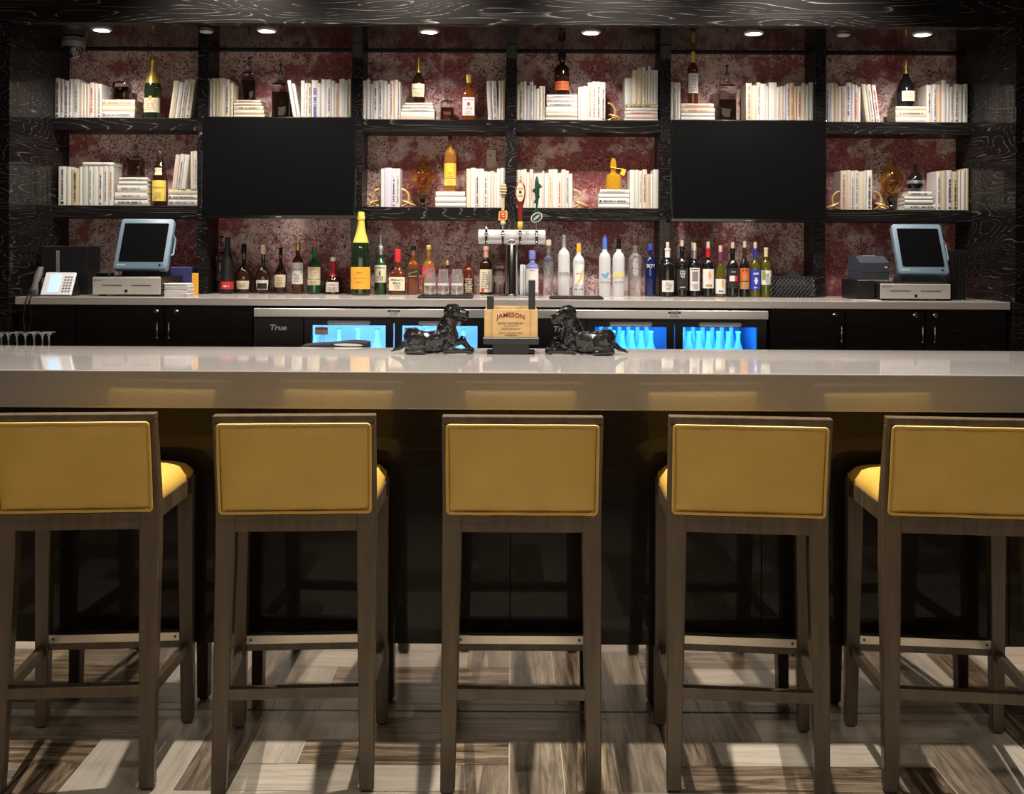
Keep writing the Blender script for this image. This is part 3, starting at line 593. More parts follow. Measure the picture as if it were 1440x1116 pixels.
# vases: amber glass urns on a dark foot
def vase(label, cx, ytop, ybase_z, w, Y=5.525):
    c = P(cx, ytop, Y); h = c.z-ybase_z; R = w*Y/F/2
    t = thing('amber_vase', label, 'vase', (c.x, Y, ybase_z), 0, 'amber glass vases')
    pr = [(.42, .26), (.34, .285), (.55, .33), (.86, .43), (1, .54), (.97, .64), (.74, .73), (.43, .79), (.31, .85), (.33, .93), (.48, .985), (.50, 1)]
    out = [(r*R, q*h) for r, q in pr]
    bm = NB(); R0 = []
    inner = [(max(r*R-.003, .002), q*h) for r, q in pr[2:][::-1]]
    prof = out+[((.50*R-.0015), h+.0012)]+inner
    part('bowl', lathe(bm, prof, 36), 'amber_glass', t)
    part('foot', lathe(NB(), [(.44*R, 0), (.46*R, .012*h), (.30*R, .05*h), (.17*R, .10*h), (.26*R, .15*h), (.36*R, .19*h), (.34*R, .235*h), (.38*R, .255*h)], 28), 'black_gloss', t, 'black glass foot')
    for s in (-1, 1): part('handle', tube(NB(), [(s*R*x, 0, h*z) for x, z in ((.66, .72), (.95, .76), (1.12, .70), (1.14, .60), (1.02, .54))], .004, 8), 'amber_glass', t)
    return t
vase('amber glass vase on black foot, lower shelf beside short book row and left television', 595, 219, LS, 31)
vase('amber glass vase on black foot, lower shelf in far right bay', 1253.5, 221, LS, 32)
# gold ring bookends: one upright ring threaded by a fallen one
def rings(label, edge, zb, side, Y=5.440):
    c = P(edge, 280, Y); t = thing('ring_bookend', label, 'bookend', (c.x+side*.001, Y, zb), 0, 'gold ring bookends')
    R = .043; r = .0055
    pts = [(side*(r+.0005+R*math.cos(a)*.86), 0, R+r+R*math.sin(a)) for a in [-PI/2+PI*i/26 for i in range(27)]]
    part('upright_ring', tube(NB(), pts, r, 10), 'brass', t)
    # the second ring leans down to the shelf, seen almost edge-on
    m = Matrix.Rotation(.40*side, 3, 'Y') @ Matrix.Rotation(PI/2-.02, 3, 'X')
    bm = torus(NB(), (0, 0, 0), .034, r, m)
    zmin = min(v.co.z for v in bm.verts)
    bmesh.ops.translate(bm, verts=bm.verts, vec=(side*.046, 0, -zmin+.0004))
    part('fallen_ring', bm, 'brass', t)
rings('pair of gold rings right of the row beside orange-labelled bourbon, top shelf', 852, TS, 1)
rings('pair of gold rings left of the short book row, lower shelf beside left television', 535.2, LS, -1)
rings('pair of gold rings between short book row and amber vase, third bay', 562.8, LS, 1)
rings('pair of gold rings right of the long row behind fish tap handle', 805.3, LS, 1)
rings('pair of gold rings at the left of the far right bay, lower shelf', 1182.5, LS, -1)
rings('pair of gold rings left of the amber vase in far right bay', 1227.2, LS, 1)
# back counter ------------------------------------------------------------------
CT = .035; CF = YP
xl, xr = X(22, CF, 420), X(1420, CF, 420)
tag(finish('back_counter', B1(xl-.003, xr+.003, CF, YW-.001, ZCNT-CT, ZCNT, .002), 'quartz_back'), 'long grey quartz counter below the shelving, carrying the bottles and registers', 'counter')
CB = ZCNT+.0004
dec('clear glass decanter behind the tall black bottle at left end of bottles', 312.5, 15, 358.5, 340, CB, 395, Y=5.53)
def cb(label, x0, x1, ytop, kind, glass, Y=5.50, **k): return bottle(label, (x0+x1)/2, x1-x0, ytop, CB, kind, glass, Y=Y, **k)
cb('tall matte black cognac bottle with red lower label, left end of counter bottles', 311, 329.5, 333, 'slim', 'satin_black', Y=5.45, bands=[('cap', 344, 333, 'satin_black'), ('label', 406, 395.5, 'red_label', {'a': 1.3, 'scr': [(404, 400, 1, .6, 'white')]})])
cb('squat cognac bottle with dark cap and cream shield label', 332, 354.5, 343, 'bell', 'deep_liquor', bands=[('cap', 357, 343, 'near_black'), ('label', 406, 394.5, 'cream_label', {'a': .95, 'scr': [(403, 396, 2, .7, 'ink_tan')]})])
cb('squat cognac bottle with cream cap and dark white-edged shield label', 359.8, 381, 344, 'bell', 'deep_liquor', bands=[('cap', 357, 344, 'cork'), ('label', 407, 393.5, 'white_label', {'a': .95, 'blk': [(-.9, .9, 405.5, 395, 'black_label')], 'scr': []})])
cb('round-shouldered dark cognac bottle with square cream label and black cap', 386.3, 403.7, 348, 'cognac', 'deep_liquor', bands=[('cap', 361, 348, 'near_black'), ('label', 403.5, 386, 'cream_label', {'a': 1.05, 'scr': [(402, 388, 3, .7, 'ink_tan')]})])
cb('tall scotch bottle with gold neck and long white label', 410.8, 427.3, 341, 'whisky', 'red_liquor', bands=[('cap', 352, 341, 'gold_foil'), ('label', 399, 369, 'white_label', {'a': 1.2, 'txt': [('MACALLAN', .8, 379, 2.2, 'ink')], 'scr': [(396, 384, 3, .6, 'ink_grey')]})])
cb('green scotch bottle with green neck foil and two cream labels', 433, 451.7, 347, 'whisky', 'green_glass', bands=[('cap', 362, 347, 'green_foil'), ('label', 391.5, 375, 'cream_label', {'a': 1.2, 'scr': [(390, 377, 3, .7, 'ink_tan')]}), ('label', 400.5, 392.5, 'cream_label', {'a': 1.2, 'scr': [(399.5, 394, 2, .7, 'ink_tan')]})], pourer=(338, 'ink_red'))
cb('squat dark liqueur bottle with red ribbon neck and white label at its left', 456.5, 481.5, 361, 'grand', 'dark_brown', bands=[('foil', 388, 367, 'red_cap'), ('cap', 367, 361, 'white'), ('label', 410, 396, 'white_label', {'a': .8, 'txt': [('Grand', .5, 400, 2.4, 'ink_red')], 'scr': [(409, 403, 2, .7, 'ink_tan')]})])
cb('very large champagne bottle with gold neck and orange label on back counter', 494, 521.5, 298, 'champagne', 'dark_green', Y=5.345, name='champagne_bottle', bands=[('cap', 341, 298, 'yellow_label'), ('label', 406, 375, 'orange_label', {'a': 1.3, 'txt': [('Veuve Clicquot', .75, 391, 2.6, 'ink_tan')], 'scr': [(398, 395, 1, .5, 'ink_tan'), (385, 381, 1, .3, 'ink_tan')]})])
cb('green whiskey bottle with cream label and pourer right of large champagne', 526.7, 544, 346, 'whisky', 'green_glass', Y=5.45, bands=[('foil', 358, 346, 'silver_cap'), ('label', 397, 372.5, 'cream_label', {'a': 1.25, 'txt': [('JAMESON', .85, 376.5, 3, 'ink')], 'scr': [(395, 388, 2, .7, 'ink_grey')], 'blk': [(-.12, .12, 387, 381, 'ink')]})], pourer=(330, 'silver_cap'))
cb('square bourbon bottle sealed with dripping red wax', 547.8, 571.4, 350, 'maker', 'red_liquor', Y=5.45, e=4, bands=[('cap', 368, 350, 'red_cap'), ('label', 408, 389, 'cream_label', {'hw': .92, 'txt': [("Maker's", .7, 393, 3, 'ink'), ('Mark', .5, 397.5, 3, 'ink')], 'scr': [(406, 400, 2, .5, 'ink_grey')]})])
cb('square whisky bottle with slanted black label', 573.3, 589.5, 345, 'square', 'amber_liquor', Y=5.45, e=4, bands=[('cap', 352, 345, 'near_black'), ('label', 390, 378, 'black_label', {'hw': .97, 'slant': .3, 'scr': [(389, 387, 1, .9, 'gold_foil')], 'txt': [('JOHNNIE WALKER', .8, 383, 1.8, 'gold_foil')]})])
cb('square whisky bottle with slanted red label behind the tumblers', 594.7, 611, 345, 'square', 'pale_amber', Y=5.49, e=4, bands=[('cap', 351, 345, 'gold_foil'), ('label', 389, 375, 'red_label', {'hw': .97, 'slant': .3, 'txt': [('JOHNNIE WALKER', .8, 381, 1.8, 'white')]})])
cb('gold-capped dark bottle hidden behind the middle tumbler', 621.5, 636.5, 367, 'bell', 'dark_brown', Y=5.53, bands=[('cap', 373, 367, 'gold_foil'), ('label', 403, 390, 'purple_cap', {'a': 1.1})])
cb('small round bottle with engraved pale pattern right of the tumblers', 651.7, 667, 357, 'square', 'red_liquor', bands=[('cap', 367, 357, 'brown_cap'), ('label', 412, 390, 'smoke_glass', {'a': 1.1, 'scr': [(411, 391, 6, .9, 'cream_label')]})])
cb('whiskey bottle with long pink neck label and red-cornered cream label', 674.7, 692.5, 346, 'whisky', 'dark_brown', bands=[('foil', 362, 346, 'pink_label'), ('label', 410.5, 378.5, 'cream_label', {'a': 1.2, 'scr': [(407, 381, 4, .8, 'ink_grey')], 'blk': [(-.85, -.3, 410, 405, 'red_label')]})])
dec('clear square decanter left of the chrome beer column', 702.5, 16, 375.5, 356, CB, 396, Y=5.51, lm='smoke_glass')
cb('lavender frosted vodka bottle with violet shoulders right of beer column', 739.5, 757.6, 352, 'tall', 'lavender', Y=5.45, bands=[('cap', 365, 352, 'violet_cap'), ('label', 411, 378, 'white_label', {'a': 1.2, 'scr': [(381, 379, 1, .6, 'ink_blue')]}), ('neck', 376, 368, 'violet_cap', {'a': 1.2, 'txt': [('EFFEN', .6, 372, 3.4, 'ink_blue')]})])
o = P(735, 372, 5.47)
t = thing('carton', 'slim white carton with pale blue stripe between beer column and lavender bottle', 'carton', (o.x, 5.47, CB))
part('box', B1(-.0145, .0145, -.02, .02, 0, o.z-CB, .001), 'white', t); part('stripe', B1(.002, .008, -.0206, -.0203, .004, o.z-CB-.004), 'lilac_blue', t, 'pale blue stripe', smooth=False)
cb('clear tequila bottle with tall pale cork and navy neck band', 764.3, 778.6, 337, 'tall', 'clear', Y=5.47, bands=[('cap', 345, 337, 'cork'), ('foil', 367.5, 364, 'navy_cap')])
cb('tall frosted vodka bottle with silver cap and grey lettering band', 785, 801.5, 330, 'vodka', 'frost', Y=5.45, bands=[('cap', 350, 330, 'silver_cap'), ('neck', 388, 381, 'frost', {'a': 1.25, 'txt': [('BELVEDERE', .95, 384.5, 5, 'ink_grey')]})])
cb('frosted vodka bottle with orange cap and white orange-slashed label', 805.8, 822, 342, 'vodka', 'frost', Y=5.45, bands=[('cap', 354, 342, 'orange_cap'), ('label', 400, 371.5, 'white_label', {'a': .85, 'txt': [('Ketel One', .7, 384, 2.4, 'ink_red')], 'blk': [(-.6, -.2, 400, 397, 'orange_label'), (-.2, .2, 397, 393, 'orange_label'), (.2, .6, 393, 387, 'orange_label'), (.6, .98, 387, 380, 'orange_label')]}), ('neck', 408.5, 404, 'frost', {'a': 1.2, 'scr': [(408.5, 404, 1, .9, 'ink')]})], pourer=(334, 'ink'))
cb('frosted vodka bottle with bright blue cap and blue bird mark', 842.3, 858.8, 335, 'vodka', 'frost', Y=5.41, bands=[('cap', 350, 335, 'blue_cap'), ('neck', 391, 382, 'frost', {'a': 1.2, 'blk': [(-.7, -.2, 387, 384, 'sky_ink'), (-.4, .5, 390, 385, 'sky_ink'), (.1, .8, 386, 383, 'sky_ink')]}), ('neck', 398.5, 394.5, 'frost', {'a': 1.2, 'txt': [('GREY GOOSE', .9, 396.5, 3, 'ink_grey')]})], pourer=(330, 'ink_blue'))
cb('frosted vodka bottle with black and green cap and yellow band', 861.6, 878.6, 335, 'vodka', 'frost', Y=5.41, bands=[('cap', 350, 335, 'near_black'), ('foil', 345, 343, 'green_foil'), ('neck', 390, 382.5, 'frost', {'a': 1.25, 'blk': [(-.95, .95, 389, 384, 'yellow_label')]}), ('neck', 398.5, 394.5, 'frost', {'a': 1.2, 'txt': [('GREY GOOSE', .9, 396.5, 3, 'ink_grey')]})])
cb('clear ribbed vodka bottle with tall brown cap', 883.5, 902.5, 331.5, 'tall', 'clear', Y=5.41, bands=[('cap', 345, 331.5, 'brown_cap'), ('neck', 388, 362, 'clear', {'a': .5, 'scr': [(387, 363, 6, .9, 'white_label')]})])
cb('cobalt blue vodka bottle left of the wine bottles', 907, 922, 343, 'skyy', 'blue_glass', Y=5.41, bands=[('cap', 352, 343, 'blue_label'), ('neck', 377, 370.5, 'blue_glass', {'a': 1.25, 'txt': [('SKYY', .9, 373.6, 5, 'white')]})])
YWN = 5.37
def wine(label, x0, x1, ytop, foil, lab, kind='bordeaux', glass='near_black', cork=True, Y=YWN, y0=None, fl=12):
    ins = [('foil', ytop+fl+10, ytop+ (9 if cork else 0), foil)]
    b = cb(label, x0, x1, ytop+(9 if cork else 0), kind, glass, Y=Y, name='wine_bottle', group='wine bottles on the back counter', bands=ins+lab)
    if cork:
        h = Z(ytop+9, Y, (x0+x1)/2)-CB; k = 9*Y/F
        part('cork', lathe(NB(), [(.0085, h-.001), (.0085, h+k*.9), (.0075, h+k)], 14), 'cork', b, 'pale cork stopper')
    return b
wine('dark wine bottle with white foil and splashed white label, leftmost wine', 929.3, 948.3, 340, 'white', [('label', 410, 394, 'white_label', {'a': 1.0, 'scr': [(408, 396, 3, .6, 'ink_grey')]})])
wine('tallest dark wine bottle with all black label', 950.5, 967.5, 337, 'near_black', [('label', 407, 378, 'black_label', {'a': 1.1, 'scr': [(405, 402, 1, .5, 'paper'), (391, 380, 3, .5, 'paper')]})])
wine('wine bottle peeking out behind the silver-foiled bottle', 967.3, 981.8, 340.5, 'silver_cap', [], Y=5.455)
wine('wine bottle with silver foil and white label bearing a dark picture', 969.5, 984, 341.5, 'silver_cap', [('label', 408.5, 376.5, 'white_label', {'a': 1.2, 'blk': [(-.62, .62, 395, 381.5, 'ink_grey')], 'scr': [(407, 398, 2, .7, 'ink_grey'), (380, 377, 1, .8, 'ink')]})])
wine('wine bottle with red foil and white orange-leaf label', 987.7, 1003.8, 339.5, 'red_cap', [('label', 405, 378, 'white_label', {'a': 1.2, 'blk': [(-.1, .4, 390, 383, 'leaf_orange'), (0, .25, 393, 380.5, 'leaf_orange')], 'scr': [(404, 398, 1, .7, 'ink_tan')]})])
wine('short burgundy-shaped wine bottle with purple foil and white label', 1005.6, 1020.4, 344.8, 'purple_cap', [('label', 412.5, 392, 'white_label', {'a': 1.2, 'blk': [(.1, .6, 403, 394, 'leaf_orange'), (.25, .45, 405, 392.8, 'leaf_orange')], 'scr': [(411, 407, 1, .6, 'ink_blue')]})], kind='burgundy', glass='olive_glass')
wine('dark wine bottle with black label crossed by a red and white strip', 1022, 1038.6, 340, 'near_black', [('label', 405, 377, 'black_label', {'a': 1.2, 'blk': [(-.75, .2, 395, 387.5, 'paper'), (.2, .8, 395, 387.5, 'red_label')], 'scr': [(383, 381, 1, .4, 'paper')]})])
wine('wine bottle with orange-brown picture label', 1040.2, 1053.8, 339, 'brown_cap', [('label', 395, 377, 'rust_label', {'a': 1.2, 'scr': [(382, 378, 1, .8, 'ink')], 'blk': [(-.5, .3, 393, 385, 'ink_tan')]}), ('label', 406, 396, 'ink_tan', {'a': 1.2})])
wine('wine bottle with royal blue foil and blue diamond label', 1054.8, 1069.2, 340, 'blue_label', [('label', 407.5, 379, 'blue_label', {'a': 1.3, 'blk': [(-.2, .2, 399, 390, 'paper'), (-.35, .35, 396, 393, 'paper')], 'scr': [(387, 382, 1, .8, 'paper'), (406, 402, 1, .5, 'paper')]})], glass='olive_glass', fl=12)
wine('rightmost wine bottle with white and lime green label beside basket', 1070, 1084.4, 347.8, 'cream_label', [('label', 400, 380, 'white_label', {'a': 1.25, 'blk': [(-.98, -.35, 393, 380.5, 'leaf_green')], 'scr': [(399, 384, 3, .4, 'ink_grey')]})], glass='olive_glass', cork=False, fl=3)
# tumblers on a black bar mat
def mat_tray(label, x0, x1, Y0, Y1):
    a, b = X(x0, Y0, 418), X(x1, Y0, 418)
    t = thing('bar_mat', label, 'bar mat', ((a+b)/2, (Y0+Y1)/2, CB), 0, 'black bar mats'); w = (b-a)/2; d = (Y1-Y0)/2
    part('base', B1(-w, w, -d, d, 0, .010, .003, 2), 'rubber', t)
    bm = NB(); n = int(w*2/.012)
    for i in range(n):
        for j in range(int(d*2/.014)-1):
            x = -w+.012+i*(2*w-.024)/(n-1); y = -d+.014+j*.014
            lathe(bm, [(.0032, .010), (.0028, .0135)], 6, (x, y, 0))
    part('studs', bm, 'rubber', t)
mat_tray('black rubber bar mat under the tumblers', 587, 664, 5.02, 5.22)
mat_tray('black rubber bar mat in front of the frosted vodka bottles', 773.5, 849, 5.00, 5.14)
for i, cx in enumerate((605, 623.5, 642.5)):
    Yg = 5.12; c = P(cx, 378, Yg); zb = CB+.0137; h = c.z-zb
    t = thing('tumbler', f"upturned clear glass tumbler, {['left','middle','right'][i]} of three on the bar mat", 'glass', (c.x, Yg, zb), 0, 'tumblers on the bar mat')
    ro, ri = .030, .023
    part('glass_wall', lathe(NB(), [(ro-.002, 0), (ro, 0), (ro*.96, h*.3), (ri*1.06, h*.8), (ri, h), (.002, h+.0003), (.002, h-.012), (ri-.003, h-.014), (ro*.96-.003, h*.3)], 28), 'tumbler_glass', t)
    part('white_band', lathe(NB(), [(ro*.935+.0005, h*.36), (ro*.90+.0005, h*.45)], 28, a0=-1.3, a1=1.3), 'white', t)
# beer tap tower -------------------------------------------------------------------
YT = 5.25
t = thing('beer_tower', 'chrome T-shaped beer tower with four faucets on the back counter', 'beer tap', (X(719.5, YT), YT, CB))
o0 = t.location
zc = Z(333, YT)-CB; rr = 10.2*YT/F; xa = X(672.5, YT, 333)-o0.x; xb = X(767, YT, 333)-o0.x
bm = lathe(NB(), [(.043, 0), (.043, .006), (.031, .012), (.029, .02), (.029, zc-.01)], 36); part('column', bm, 'chrome', t, 'chrome column')
bm = NB(); n = 36
loft(bm, [[(x, math.cos(2*PI*k/n)*q, zc+math.sin(2*PI*k/n)*q) for k in range(n)] for x, q in ((xa, rr-.004), (xa+.003, rr), (xb-.003, rr), (xb, rr-.004))]); part('cross_tube', bm, 'handle_silver', t, 'brushed steel cross tube')
part('collar', ball(NB(), (0, -.012, zc-rr*.72), .024, 14, (1, 1, .9)), 'chrome', t)
FX = [X(p, YT, 333)-o0.x for p in (684.3, 707.2, 731.2, 754)]
for k, fx in enumerate(FX):
    bm = NB(); y = -rr
    tube(bm, [(fx, y+.004, zc+.008), (fx, y-.03, zc+.008)], .0085, 12); tube(bm, [(fx, y-.024, zc+.03), (fx, y-.024, zc-.002), (fx, y-.030, zc-.016), (fx, y-.034, zc-.036)], [.007, .0085, .0075, .006], 12)
    ball(bm, (fx, y-.024, zc+.012), .011, 8)
    f = part('faucet', bm, 'chrome', t)
    if k == 0: part('knob', lathe(NB(), [(.006, 0), (.008, .006), (.004, .016), (.002, .020)], 12, (fx, y-.024, zc+.03)), 'chrome', f)
YH = YT-rr-.024
def hz(py): return Z(py, YH)-CB
def handle(k, label):
    # a tap handle screws onto its faucet and moves with it: a part of the tower
    e = bpy.data.objects.new('tap_handle', None); COL.objects.link(e); e.parent = t; e.location = (FX[k], -rr-.024, 0); e['label'] = label; e.empty_display_size = .03; return e
h1 = handle(1, 'pale wooden honey-dipper tap handle with orange badge')
z0, z1 = hz(277.5), hz(258.5)
pr = [(.006, hz(321.5)), (.006, hz(317)), (.003, hz(316.5))]
part('ferrule', lathe(NB(), pr, 12), 'chrome', h1)
pr = [(.0065, hz(296)), (.0065, z0)]
for i in range(5):
    za = z0+(z1-z0)*i/5; d = (z1-z0)/5; R = [.010, .0165, .0190, .0190, .0155][i]
    pr += [(R*.62, za), (R, za+d*.22), (R, za+d*.68), (R*.62, za+d*.90)]
part('dipper', lathe(NB(), pr, 24), 'honey_wood', h1)
bm = NB(); outline = [(-.023, 311-1), (-.020, 298), (-.012, 296.5), (.004, 297.5), (.017, 295), (.023, 299), (.021, 308), (.010, 310)]
loft(bm, [[(x, -.008, hz(p)) for x, p in outline], [(x, .008, hz(p)) for x, p in outline]]); q = part('badge', bm, 'leaf_orange', h1)
part('badge_panel', B1(-.014, .012, -.0092, -.0085, hz(307), hz(298.6)), 'red_label', q, smooth=False)
part('lettering', scribble(NB(), .02, hz(306), hz(299.5), 2, (.0098,)), 'white', q, smooth=False)
part('medallion', ball(NB(), (0, 0, hz(312.8)), .0145, 12, (.95, .6, 1)), 'cream_label', h1)
h2 = handle(2, 'maroon oval tap handle with cream lager badge')
part('paddle', lathe(NB(), [(.005, hz(322)), (.011, hz(320)), (.012, hz(313)), (.010, hz(312)), (.0115, hz(305)), (.0125, hz(298)), (.012, hz(292)), (.021, hz(283)), (.0262, hz(271)), (.0235, hz(262)), (.013, hz(256.5)), (.004, hz(255.3))], 28, sy=.45), 'ox_red', h2)
part('collar', lathe(NB(), [(.006, hz(322.5)), (.0125, hz(320)), (.0135, hz(312.6)), (.011, hz(311.8))], 20, sy=.7), 'yellow_label', h2, 'yellow collar')
part('finial', lathe(NB(), [(.006, hz(255.6)), (.0045, hz(254)), (.006, hz(252.8)), (.002, hz(251.6))], 14), 'gold_foil', h2)
bm = NB(); n = 28; cz = hz(270.5)
loft(bm, [[(.0195*math.cos(2*PI*k/n), y, cz+.045*math.sin(2*PI*k/n)) for k in range(n)] for y in (-.0125, -.0095)])
q = part('badge', bm, 'cream_label', h2, 'cream oval badge'); b2 = NB(); lettering(b2, 'BOSTON', .026, .007, (.0131,), cz+.018, arch=.001); lettering(b2, 'LAGER', .024, .007, (.0131,), cz-.017); qpatch(b2, -.006, .006, cz-.005, cz+.008, (.0131,)); part('lettering', b2, 'ink', q, smooth=False)
h3 = handle(3, 'green fish tap handle on an oval badge')
bm = NB(); n = 16; spine = [(293, .0035, 0), (289, .0045, .001), (282, .0075, .0015), (272, .0115, .002), (264, .0120, .002), (257, .0105, .001), (251, .0065, 0), (247.3, .0015, 0)]
loft(bm, [[(xo+w*math.cos(2*PI*k/n), .7*w*math.sin(2*PI*k/n), hz(p)) for k in range(n)] for p, w, xo in spine])
def fin(pts):
    loft(bm, [[(x, -.0025, hz(p)) for x, p in pts], [(x, .0025, hz(p)) for x, p in pts]])
fin([(.008, 266), (.027, 262.5), (.017, 258.5), (.008, 258)]); fin([(-.008, 271.5), (-.023, 269), (-.016, 265), (-.008, 264.5)]); fin([(.006, 279.5), (.017, 277.5), (.012, 273.5), (.006, 273)]); fin([(-.004, 285.5), (-.015, 285), (-.010, 281), (-.004, 280)])
fin([(-.003, 291), (.012, 296.5), (.004, 297.5), (0, 295), (-.007, 297.5), (-.013, 295)])
part('fish', bm, 'fish_green', h3)
def disc(R1, R2, cz, y0, y1, rot=0, n=32, xc=0):
    b = NB(); c, s = math.cos(rot), math.sin(rot)
    loft(b, [[(xc+R1*math.cos(2*PI*k/n)*c-R2*math.sin(2*PI*k/n)*s, y, cz+R1*math.cos(2*PI*k/n)*s+R2*math.sin(2*PI*k/n)*c) for k in range(n)] for y in (y0, y1)]); return b
cz = hz(305.5); q = part('badge', disc(.034, .026, cz, -.008, .004, .6), 'fish_green', h3); part('badge_ring', disc(.030, .022, cz, -.0092, -.0075, .6), 'paper', q); part('badge_panel', disc(.026, .018, cz, -.0100, -.0085, .6), 'fish_green', q); part('badge_fish', disc(.020, .006, cz, -.0108, -.0095, .7), 'silver_cap', q)
part('ferrule', lathe(NB(), [(.005, hz(322)), (.0045, hz(312))], 12), 'chrome', h3)
part('drip_base', B1(-.16, .16, -.10, .03, 0, .0055, .002), 'steel', t)
# basket on counter
x0, x1 = X(1085.5, 5.33, 400), X(1146.5, 5.33, 400); zt = Z(388.5, 5.33, 1115)-CB; w = (x1-x0)/2
t = thing('basket', 'black woven basket beside the wine bottles', 'basket', ((x0+x1)/2, 5.39, CB)); d = .055
bm = NB(); box(bm, -w, w, -d, d, 0, .004)
for (ax, a0, a1, dep, s) in (('x', -w, w, -d, 1), ('x', -w, w, d, 1), ('y', -d, d, -w, 1), ('y', -d, d, w, 1)):
    L = a1-a0; n = max(4, int(L/.0095)); hh = zt-.008
    for i in range(n):
        for dr in (-1, 1):
            xm = a0+L*(i+.5)/n; nz = 8
            for j in range(nz):
                if (i+j) % 2 != (dr > 0): continue
                z0_, z1_ = .003+hh*j/nz, .003+hh*(j+1)/nz; xs, xe = xm-dr*L/n*.5, xm+dr*L/n*.5
                pt = lambda q: (q, dep) if ax == 'x' else (dep, q)
                tube(bm, [(*pt(xs), z0_), (*pt(xe), z1_)], .0022, 5)
part('woven_body', bm, 'black_satin', t)
bm = NB(); tube(bm, [(-w, -d, zt-.004), (w, -d, zt-.004), (w, d, zt-.004), (-w, d, zt-.004)], .004, 8, True); part('rim', bm, 'black_satin', t)
bm = NB(); loft(bm, [[(-w*.9+.006, -d+.012, .012), (w*.9, -d+.012, .012), (w*.9, d-.012, .012), (-w*.9+.006, d-.012, .012)], [(-w*.7, -.02, .085), (w*.75, -.022, .085), (w*.75, .02, .085), (-w*.7, .02, .085)], [(-w*.20, -.008, zt+.012), (w*.05, -.008, zt+.036), (w*.05, .008, zt+.036), (-w*.20, .008, zt+.012)]])
tag(finish('folded_cloth', bm, 'black_matte', loc=(t.location.x, 5.39, CB-.006)), 'dark cloth poking out of the woven basket', 'cloth')
